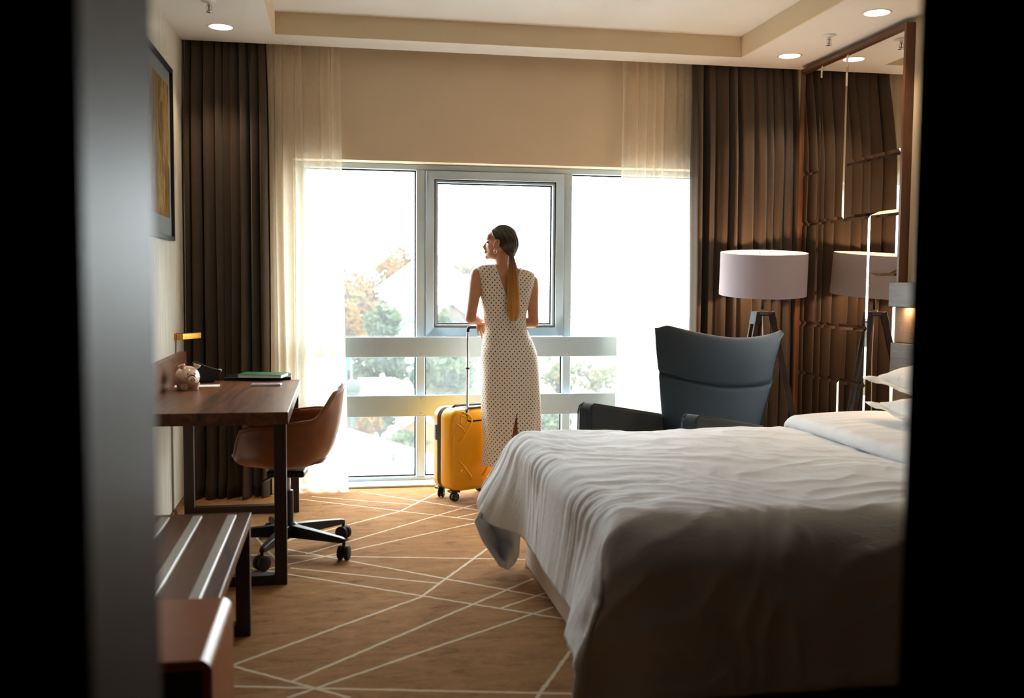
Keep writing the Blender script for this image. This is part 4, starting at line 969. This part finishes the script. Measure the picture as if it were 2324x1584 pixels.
# right hand closes over the suitcase grip
bmb.tube([RW, (0.905, 5.922, 1.074), (0.885, 5.912, 1.076)], [0.022, 0.026, 0.024], 16, flat=0.62)
bmb.ball((0.875, 5.905, 1.075), (0.034, 0.034, 0.014), 10, 16)
for i, (x, y, ln) in enumerate(((0.828, 5.878, 0.98), (0.8450, 5.870, 1.24), (0.862, 5.872, 1.34), (0.879, 5.880, 1.22))):
    k = Vector((x+0.012, y+0.024, 1.074))
    finger([k, k+Vector((-0.008, -0.024, -0.002)), k+Vector((-0.010, -0.034, -0.026*ln)), k+Vector((-0.006+0.004*i, -0.030+0.003*i, -0.052*ln)), k+Vector((0.000+0.004*i, -0.016+0.004*i, -0.072*ln))])
finger([Vector((0.892, 5.885, 1.072)), Vector((0.866, 5.852, 1.071)), Vector((0.842, 5.838, 1.068)), Vector((0.824, 5.836, 1.066))], 0.0085)
# left hand rests over it
bmb.tube([LW, (0.905, 5.937, 1.094), (0.925, 5.955, 1.096)], [0.022, 0.026, 0.024], 16, flat=0.62); bmb.ball((0.932, 5.962, 1.096), (0.034, 0.034, 0.014), 10, 16)
for i, (dx, dy) in enumerate(((0.0, 0.034), (0.014, 0.026), (0.026, 0.014), (0.034, 0.0))):
    k = Vector((0.942+dx*0.7, 5.966+dy*0.5, 1.096))
    finger([k, k+Vector((0.016, 0.012, 0.0)), k+Vector((0.028, 0.020, -0.014)), k+Vector((0.030, 0.022, -0.032))])
finger([Vector((0.918, 5.968, 1.092)), Vector((0.916, 5.992, 1.086)), Vector((0.924, 6.008, 1.076))], 0.0085)
for hx, kx, ax_ in ((0.930, 0.950, 0.962), (1.085, 1.075, 1.068)):
    limb([Vector((hx, WY-0.005, 0.80)), Vector((hx*0.6+kx*0.4, WY, 0.62)), Vector((kx, WY+0.005, 0.46)), Vector((kx*0.5+ax_*0.5, WY-0.015, 0.32)), Vector((ax_, WY-0.01, 0.09))], [0.083, 0.068, 0.050, 0.049, 0.030])
    limb([Vector((ax_, WY-0.02, 0.085)), Vector((ax_, WY+0.06, 0.062)), Vector((ax_, WY+0.14, 0.032)), Vector((ax_, WY+0.18, 0.026))], [0.029, 0.027, 0.022, 0.016])
tmp = bpy.data.objects.new('tmp', bmb.mesh('tmp', W0)); COL.objects.link(tmp)
rm = tmp.modifiers.new('r', 'REMESH'); rm.mode = 'VOXEL'; rm.voxel_size = 0.0034
sm = tmp.modifiers.new('s', 'SMOOTH'); sm.factor = 0.5; sm.iterations = 4
dg = bpy.context.evaluated_depsgraph_get(); me = bpy.data.meshes.new_from_object(tmp.evaluated_get(dg)); me.name = 'person'
bpy.data.objects.remove(tmp)
me.materials.clear(); me.materials.append(MATS['skin'])
for p in me.polygons: p.use_smooth = True
person = bpy.data.objects.new('person', me); COL.objects.link(person); person.location = W0
tag(person, 'woman in a polka dot dress looking out of the window, hands on the suitcase handle', 'person')
def uvmesh(name, grid, uvs, mat, parent, keep=None, closev=True, solid=0):
    """grid[i][j] world points, uvs the same shape (+1 column when closed)"""
    nu, nv = len(grid), len(grid[0]); V_ = [tuple(p-W0) for row in grid for p in row]; F_ = []; L_ = []
    for i in range(nu-1):
        for j in range(nv if closev else nv-1):
            if keep and not keep(i, j): continue
            j2 = (j+1) % nv; F_.append((i*nv+j, i*nv+j2, (i+1)*nv+j2, (i+1)*nv+j)); L_ += [uvs[i][j], uvs[i][j+1], uvs[i+1][j+1], uvs[i+1][j]]
    m_ = bpy.data.meshes.new(name); m_.from_pydata(V_, [], F_); ul = m_.uv_layers.new(name='UVMap')
    for d_, q in zip(ul.data, L_): d_.uv = q
    m_.materials.append(MATS[mat])
    for p in m_.polygons: p.use_smooth = True
    o = bpy.data.objects.new(name, m_); COL.objects.link(o); o.parent = parent
    if solid: md = o.modifiers.new('solid', 'SOLIDIFY'); md.thickness = solid; md.offset = 0
    return o
NTh = 300; NZ = 300; G_ = []; UVS = []
for i in range(NZ+1):
    z = ZH+(ZS-ZH)*i/NZ; row = [torso_pt(z, -pi/2-pi+2*pi*k/NTh, 0.0, 0.075) for k in range(NTh)]
    if i < 12: row = [p+Vector((0, 0, 0.012*noise.noise(Vector((p.x*9, p.y*9, 3)))*(1-i/12))) for p in row]
    # soft pulled creases around the waist and seat
    nr = []
    for p in row:
        cz = exp(-((p.z-1.03)/0.10)**2); d_ = Vector((p.x-W0.x, p.y-W0.y, 0)).normalized()
        nr.append(p+d_*(0.004*cz*noise.noise(Vector((p.x*20+p.z*25, p.z*30, p.y*10)))+0.002*noise.noise(Vector((p.x*14, p.z*9, p.y*14)))))
    G_.append(nr); L = [0.0]
    for k in range(NTh): L.append(L[-1]+(nr[(k+1) % NTh]-nr[k]).length)
    c0 = L[NTh//2]; UVS.append([(q-c0, z) for q in L])
def dress_keep(i, j):
    p = (G_[i][j]+G_[i+1][(j+1) % NTh])/2; x, y = proj(p)
    back = p.y < body_ring(min(max(p.z, ZH), ZS))[4]
    if back:
        if y < 694 and x > 1156-(694-y)*0.352 and x < 1156+(694-y)*0.315: return False       # V back
        if y > 940 and abs(x-(1172-(y-940)*0.06)) < (y-940)*0.14: return False                 # slit
    elif y < 640 and abs(x-1146) < (640-y)*0.85: return False
    return True
dr_o = uvmesh('dress', G_, UVS, 'polka_dress', person, dress_keep, solid=0.003)
for sgn, sl in ((-1, 0.352), (1, 0.315)):                       # bound edges of the V back
    nb_ = []
    for i in range(24, NZ+1, 2):
        row = [(G_[i][k], proj(G_[i][k])) for k in range(NTh) if G_[i][k].y < body_ring(min(max(G_[i][k].z, ZH), ZS))[4]]
        g = [(p, x-(1156+sgn*(694-y)*sl)) for p, (x, y) in row if y < 692]
        for (p, d0), (q, d1) in zip(g, g[1:]):
            if d0*d1 <= 0 and (p-q).length < 0.02: nb_.append(mixp(p, q, abs(d0)/max(1e-9, abs(d0)+abs(d1)))); break
    nb_ = [p for k, p in enumerate(nb_) if k == 0 or (p-nb_[k-1]).length > 0.002]
    if len(nb_) > 3: obj('neckline_binding', MB().tube(nb_, 0.0034, 8), 'dress_cream', dr_o, smooth=True)
# hair: swept from the hairline to the tie at the nape
TIE = hp(-0.062, 0.0, -0.086); AX = (TIE-HC).normalized(); B1 = AX.orthogonal().normalized(); B1 = (HF-AX*HF.dot(AX)).normalized(); B2 = AX.cross(B1)
def skull_r(d):
    f_, l_, u = d.dot(HF), d.dot(HL), d.dot(HU); return 1/sqrt((f_/0.1005)**2+(l_/0.0795)**2+(u/0.0955)**2)
HLN = [(0.072, 0.2), (0.064, 0.095), (0.045, 0.082), (0.028, 0.069), (0.012, 0.056), (0.0, 0.050), (-0.012, 0.030), (-0.03, 0.014), (-0.055, -0.010), (-0.08, -0.038), (-0.13, -0.06)]
def hair_ok(p):
    q = p-HC; f_, u = q.dot(HF), q.dot(HU); ks = HLN
    if u >= ks[0][0]: return f_ < ks[0][1]
    for (u1, f1), (u0, f0) in zip(ks, ks[1:]):
        if u >= u0: return f_ < f0+(f1-f0)*(u-u0)/(u1-u0)
    return f_ < ks[-1][1]
G_h = []; UV_h = []; NB_ = 120; NA_ = 44
lim = []
for k in range(NB_):
    be = 2*pi*k/NB_; al = 0.5
    while al < 3.0:
        d_ = AX*cos(al)+(B1*cos(be)+B2*sin(be))*sin(al)
        if not hair_ok(HC+d_*skull_r(d_)): break
        al += 0.012
    lim.append(al)
for i in range(NA_+1):
    row = []; ur = []
    for k in range(NB_):
        be = 2*pi*k/NB_; al = lim[k]*(i/NA_)**0.9; d_ = AX*cos(al)+(B1*cos(be)+B2*sin(be))*sin(al)
        p = HC+d_*(skull_r(d_)+0.004*noise.noise(Vector((be*9, i*0.05, 1)))*min(1, i/8)-0.006*smooth((i/NA_-0.85)/0.15))
        t = smooth(1-al/0.95); pt = TIE+AX*0.006+(B1*cos(be)+B2*sin(be))*0.013
        p = mixp(p, pt, t**1.3)
        row.append(p); ur.append((k/NB_, 1-i/NA_))
    ur.append((1.0, 1-i/NA_)); G_h.append(row); UV_h.append(ur)
hr = uvmesh('hair', G_h, UV_h, 'hair', person, solid=0.004)
tail = [(1160, 581, 6, 0), (1161, 590, 8, -.012), (1163, 605, 11, -.03), (1164, 630, 12.5, -.045), (1165, 660, 13.5, -.050), (1166, 690, 14.5, -.047), (1167, 708, 14.5, -.043), (1166, 720, 12, -.040), (1165, 728, 7, -.038)]
ty = TIE.y; G_t = []; UV_t = []; NS = 60
for i in range(NS+1):
    q = i/NS*(len(tail)-1); k = min(int(q), len(tail)-2); t = q-k
    cx, cy, wpx, dy = [tail[k][c_]*(1-t)+tail[k+1][c_]*t for c_ in range(4)]
    c0 = at(cx, cy, min(ty+dy, 5.655)); rw = wpx/387.0; row = []; ur = []
    for j in range(64):
        a_ = 2*pi*j/64; g_ = 1+0.10*noise.noise(Vector((cos(a_)*4, sin(a_)*4, i*0.03)))+0.06*noise.noise(Vector((cos(a_)*10, sin(a_)*10, i*0.02)))
        row.append(c0+Vector((rw*g_*cos(a_), rw*0.62*g_*sin(a_), (0.010*noise.noise(Vector((cos(a_)*5, sin(a_)*5, 9))) if i > NS-6 else 0)))); ur.append((j/64, 1+i/NS))
    ur.append((1.0, 1+i/NS)); G_t.append(row); UV_t.append(ur)
uvmesh('ponytail', G_t, UV_t, 'hair', hr)
obj('hair_tie', MB().lathe([(0.013, -0.006), (0.0175, -0.004), (0.0185, 0.0), (0.0175, 0.004), (0.013, 0.006)], 20, tuple(at(1160, 583, ty+0.002))), 'hair_elastic', person, smooth=True)
er = MB(); ec = hp(0.032, 0.086, -0.062); er.tube([ec+HF*(0.0085*cos(2*pi*k/20))+HU*(0.012*sin(2*pi*k/20)) for k in range(21)], 0.0018, 8, cap=False); obj('earring', er, 'chrome', person, smooth=True)
for s in (1, -1):
    obj('eye', MB().ball(hp(0.0845, 0.031*s, -0.006), (0.008, 0.010, 0.005), 10, 14, HR), 'eye', person, smooth=True)
    obj('eyebrow', MB().tube([hp(0.092, 0.016*s, 0.012), hp(0.088, 0.034*s, 0.016), hp(0.076, 0.050*s, 0.010)], [0.003, 0.003, 0.0015], 6), 'hair_elastic', person, smooth=True)
obj('lips', MB().ball(hp(0.099, 0, -0.063), (0.008, 0.017, 0.007), 8, 12, HR), 'lips', person, smooth=True)
for ax_ in (0.962, 1.068):
    s_ = MB(); P = []
    for i in range(15):
        t = i/14; yy = WY-0.055+0.265*t; hw_ = 0.036*(1-0.25*abs(t-0.62)-1.2*max(0, t-0.85)-0.2*max(0, 0.2-t)); top_ = 0.100-0.055*smooth(t/0.75)
        P.append([(ax_+hw_*cos(a_), yy, max(0.002, top_*0.5+top_*0.5*sin(a_))) for a_ in [2*pi*k/20 for k in range(20)]])
    s_.quadgrid(P, closev=True); o0 = len(s_.v); s_.f += [tuple(range(o0-20, o0)), tuple(range(o0-300, o0-280))[::-1]]
    obj('shoe', s_, 'white_paint', person, smooth=True)

# ------------------------------------------------------------------ outside the window
GZ_ = -9.0
struct('ground_outside', MB().box((-150, 9, GZ_-0.5), (220, 320, GZ_)), 'ground_pale')
def tree(x, y, Y, rx, rz, mat, n, leaf, label, cat='tree', seed=0, name='leafy_tree', trunk=0.25, group=None, squash=0.8):
    rng = random.Random(seed); c0 = at(x, y, Y); t = thing(name, (c0.x, Y, GZ_), label, cat, group)
    lm = MB(); h0 = c0.z-GZ_
    blobs = []
    for _ in range(16):
        while True:
            p = Vector((rng.uniform(-1, 1), rng.uniform(-1, 1), rng.uniform(-1, 1)))
            if p.length < 1: break
        blobs.append((p, rng.uniform(0.25, 0.45)))
    for _ in range(n):
        bp_, br = rng.choice(blobs); d_ = Vector((rng.gauss(0, 1), rng.gauss(0, 1), rng.gauss(0, 1))).normalized()*br*rng.uniform(0.5, 1.05)
        q = bp_*0.7+d_; ctr = Vector((q.x*rx, q.y*rx*squash, h0+q.z*rz)); s = leaf*rng.uniform(0.6, 1.4)
        u = Vector((rng.gauss(0, 1), rng.gauss(0, 1), rng.gauss(0, 1))).normalized(); v = u.orthogonal().normalized(); o0 = len(lm.v)
        lm.v += [tuple(ctr-u*s), tuple(ctr+v*s*0.6), tuple(ctr+u*s), tuple(ctr-v*s*0.6)]; lm.f.append((o0, o0+1, o0+2, o0+3))
    me_ = bpy.data.meshes.new('foliage'); me_.from_pydata(lm.v, [], lm.f); me_.materials.append(MATS[mat])
    fo = bpy.data.objects.new('foliage', me_); COL.objects.link(fo); fo.parent = t; fo['kind'] = 'stuff'
    tk = MB(); tk.tube([(0, 0, 0), (0.1, 0, h0*0.5), (0, 0.1, h0)], [trunk, trunk*0.8, trunk*0.4], 10)
    for bp_, br in blobs[:9]: tk.tube([(0, 0.05, h0-rz*0.7), (bp_.x*rx*0.35, bp_.y*rx*0.3, h0+bp_.z*rz*0.3-rz*0.1), (bp_.x*rx*0.7, bp_.y*rx*0.6, h0+bp_.z*rz*0.7)], [trunk*0.4, trunk*0.22, trunk*0.08], 6)
    obj('trunk', tk, 'bark', t, smooth=True, local=True)
tree(828, 684, 66, 4.4, 3.6, 'autumn_leaves', 4600, 0.17, 'big autumn tree with peach and green leaves beside the white house', seed=1, trunk=0.14)
tree(905, 615, 78, 2.9, 2.1, 'autumn_leaves', 2600, 0.20, 'peach coloured autumn tree rising behind the white house roof', seed=2, trunk=0.14)
tree(862, 735, 37, 0.85, 1.0, 'green_leaves', 1100, 0.12, 'grey green tree growing against the white house wall', seed=3, trunk=0.1)
tree(795, 745, 34, 0.8, 1.0, 'yellow_leaves', 900, 0.10, 'small yellow autumn tree below the big peach tree', seed=4, trunk=0.08)
tree(1015, 612, 140, 5, 1.3, 'sparse_leaves', 700, 0.4, 'distant pale treetop above the white roof ridge', seed=5, squash=0.5)
tree(858, 832, 36, 1.5, 0.88, 'green_leaves', 2300, 0.11, 'dark green tree over the park lamps', seed=6, trunk=0.1, squash=0.5)
tree(1008, 850, 30, 1.1, 0.85, 'green_leaves', 2600, 0.13, 'rounded green tree behind the suitcase handle', seed=7, trunk=0.1)
tree(1265, 850, 34, 1.3, 0.9, 'sparse_leaves', 420, 0.10, 'sparse pale branched tree beyond the guard rails', seed=8, trunk=0.12)
tree(1360, 845, 30, 1.4, 1.0, 'sparse_leaves', 420, 0.09, 'thin autumn tree with few leaves beyond the armchair', seed=9, trunk=0.12)
tree(836, 958, 27, 0.46, 0.45, 'yellow_leaves', 900, 0.07, 'bright yellow tree behind the neighbouring roof', seed=10, trunk=0.1)
tree(862, 958, 28.3, 0.42, 0.38, 'green_leaves', 1100, 0.09, 'low green tree behind the neighbouring roof', seed=11, trunk=0.12)
tree(925, 996, 24.5, 0.75, 0.24, 'green_leaves', 900, 0.06, 'low green bush hiding the foot of the small orange house', seed=16, trunk=0.05)
tree(1252, 958, 30, 0.9, 0.5, 'green_leaves', 1500, 0.09, 'low green bushy tree below the second guard rail', seed=12, trunk=0.12)
tree(975, 1060, 24, 0.5, 0.3, 'green_leaves', 600, 0.07, 'small green tree low down beside the suitcase', seed=13, trunk=0.1)
def house(x0, x1, yeave, ypeak, Y, depth, wallm, roofm, label, wins=()):
    a_, b_ = at(x0, yeave, Y), at(x1, yeave, Y); zp = at((x0+x1)/2, ypeak, Y).z; ze = a_.z; cx = (a_.x+b_.x)/2
    t = thing('house', (cx, Y+depth/2, GZ_), label, 'house')
    obj('wall', MB().prism([(a_.x, GZ_), (b_.x, GZ_), (b_.x, ze), (cx, zp), (a_.x, ze)], Y, Y+depth, 'Y'), wallm, t)
    ov = (b_.x-a_.x)*0.07; sl = (zp-ze)/(cx-a_.x); th = (b_.x-a_.x)*0.03
    for s, xe in ((-1, a_.x), (1, b_.x)):
        obj('roof_slope', MB().prism([(cx, zp+0.002), (xe+s*ov, ze-sl*ov), (xe+s*ov, ze-sl*ov+th), (cx, zp+th)], Y-ov, Y+depth+ov, 'Y'), roofm, t)
    for wx, wy, ww, wh in wins:
        p = at(wx, wy, Y); f_ = obj('window', MB().box((p.x-ww/2, Y-0.06, p.z-wh/2), (p.x+ww/2, Y-0.002, p.z+wh/2)), 'house_white', t); obj('pane', MB().box((p.x-ww/2+0.06, Y-0.075, p.z-wh/2+0.06), (p.x+ww/2-0.06, Y-0.061, p.z+wh/2-0.06)), 'window_dark', f_)
house(894, 1085, 656, 585, 42, 14, 'house_white', 'roof_snow', 'large white gabled house beside the autumn trees', ((924, 724, 0.7, 0.55), (912, 742, 0.5, 0.4)))
house(965, 1085, 735, 692, 38, 3.5, 'roof_pale', 'roof_pale', 'pale low gabled roof in front of the white house')
tree(1008, 722, 34, 0.35, 0.45, 'green_leaves', 500, 0.06, 'small green conifer in front of the pale low gable', seed=15, trunk=0.08)
house(920, 985, 966, 945, 27, 3, 'house_orange', 'roof_snow', 'small orange walled house with white eaves below the rails')
# neighbouring building: pale pitched roof with white parapet and chimney
p0, p1 = at(760, 962, 24), at(1000, 1052, 19); nr_ = thing('neighbouring_building', ((p0.x+p1.x)/2, 20, GZ_), 'pale roofed neighbouring building with a broad white parapet below the window', 'building')
n0, n1 = at(760, 1210, 13), at(1300, 1210, 11)
def slab(pts, th):
    m = MB(); n = len(pts); m.v = [tuple(p) for p in pts]+[tuple(Vector(p)-Vector((0, 0, th))) for p in pts]; m.f = [tuple(range(n)), tuple(range(n, 2*n))[::-1]]+[(i, (i+1) % n, n+(i+1) % n, n+i) for i in range(n)]; return m
q0, q1 = at(700, 945, 24), at(1010, 1040, 19)
obj('roof', slab([q0-Vector((0, 0, .35)), q1-Vector((0, 0, .35)), n1, n0], 0.3), 'roof_pale', nr_)
dd = (q1-q0).normalized(); nn_ = Vector((dd.y, -dd.x, 0)).normalized()
obj('parapet', slab([q0, q1, q1+nn_*0.9-Vector((0, 0, .28)), q0+nn_*0.9-Vector((0, 0, .28))], 0.35), 'roof_snow', nr_)
k0, k1 = at(740, 1062, 17), at(905, 1050, 16)
obj('ridge_band', slab([k0, k1, k1+Vector((0, -0.5, -0.12)), k0+Vector((0, -0.5, -0.12))], 0.12), 'roof_snow', nr_)
cb = at(893, 1060, 16.2)
chm = obj('chimney', MB().box((cb.x-0.07, 16.1, cb.z-0.4), (cb.x+0.07, 16.25, cb.z+0.08)), 'chimney_brick', nr_)
obj('chimney_cap', MB().box((cb.x-0.09, 16.08, cb.z+0.08), (cb.x+0.09, 16.27, cb.z+0.11)), 'roof_grey', chm); obj('flue', MB().tube([(cb.x, 16.17, cb.z+0.11), (cb.x, 16.17, cb.z+0.25)], 0.035, 10), 'roof_grey', chm)
obj('wall', MB().box((n0.x, 13.5, GZ_), (q1.x, 18.5, -5.2)), 'house_white', nr_)
# park beyond: wall, hedge, lamps
def park_lamp(x, y, Y, r, label):
    c0 = at(x, y, Y); t = thing('park_lamp', (c0.x, Y, GZ_), label, 'street lamp', 'globe lamps in the park')
    obj('post', MB().tube([(0, 0, 0), (0, 0, c0.z-GZ_-r*0.8)], [0.04, 0.025], 10), 'post_grey', t, smooth=True, local=True); obj('globe', MB().ball((0, 0, c0.z-GZ_), r, 10, 16), 'globe_white', t, smooth=True, local=True)
for x, y, Y, r, lab in ((929, 838, 33, 0.075, 'tall white globe park lamp on a grey post beside the dark tree'), (912, 871, 32, 0.085, 'short white globe park lamp between the tall lamp and the pavilion'), (868, 853, 34, 0.08, 'white globe park lamp rising behind the white pavilion'), (838, 868, 33, 0.075, 'white globe park lamp near the clipped hedge')): park_lamp(x, y, Y, r, lab)
a_, b_ = at(818, 868, 30), at(882, 868, 30); tag(obj('garden_pavilion', MB().box((a_.x, 30, GZ_), (b_.x, 31, a_.z)).box((a_.x-0.05, 29.95, a_.z), (b_.x+0.05, 31.05, a_.z+0.04)), 'house_white'), 'low white flat roofed pavilion in the park', 'pavilion')
hm = MB(); h_ = at(800, 872, 28.5); hm.ball((h_.x, 28.5, h_.z-0.1), (0.26, 0.25, 0.24), 12, 18); hm.tube([(h_.x, 28.5, GZ_), (h_.x, 28.5, h_.z-0.2)], 0.06, 8); tag(obj('clipped_hedge', hm, 'hedge', smooth=True), 'rounded dark clipped hedge beside the white pavilion', 'hedge')
a_, b_ = at(780, 880, 29.2), at(818, 892, 29.2); tag(obj('garden_wall', MB().box((a_.x-1, 29.0, GZ_), (b_.x, 29.3, at(800, 880, 29).z)), 'roof_pale'), 'low pale garden wall under the clipped hedge', 'wall')
p = at(791, 826, 34.3); tag(obj('teal_signboard', MB().box((p.x-0.2, 34.3, p.z-0.2), (p.x+0.07, 34.38, p.z+0.25)).box((p.x-0.1, 34.32, GZ_), (p.x-0.05, 34.36, p.z-0.2)), 'teal_paint'), 'teal signboard on a post under the dark green tree', 'sign')
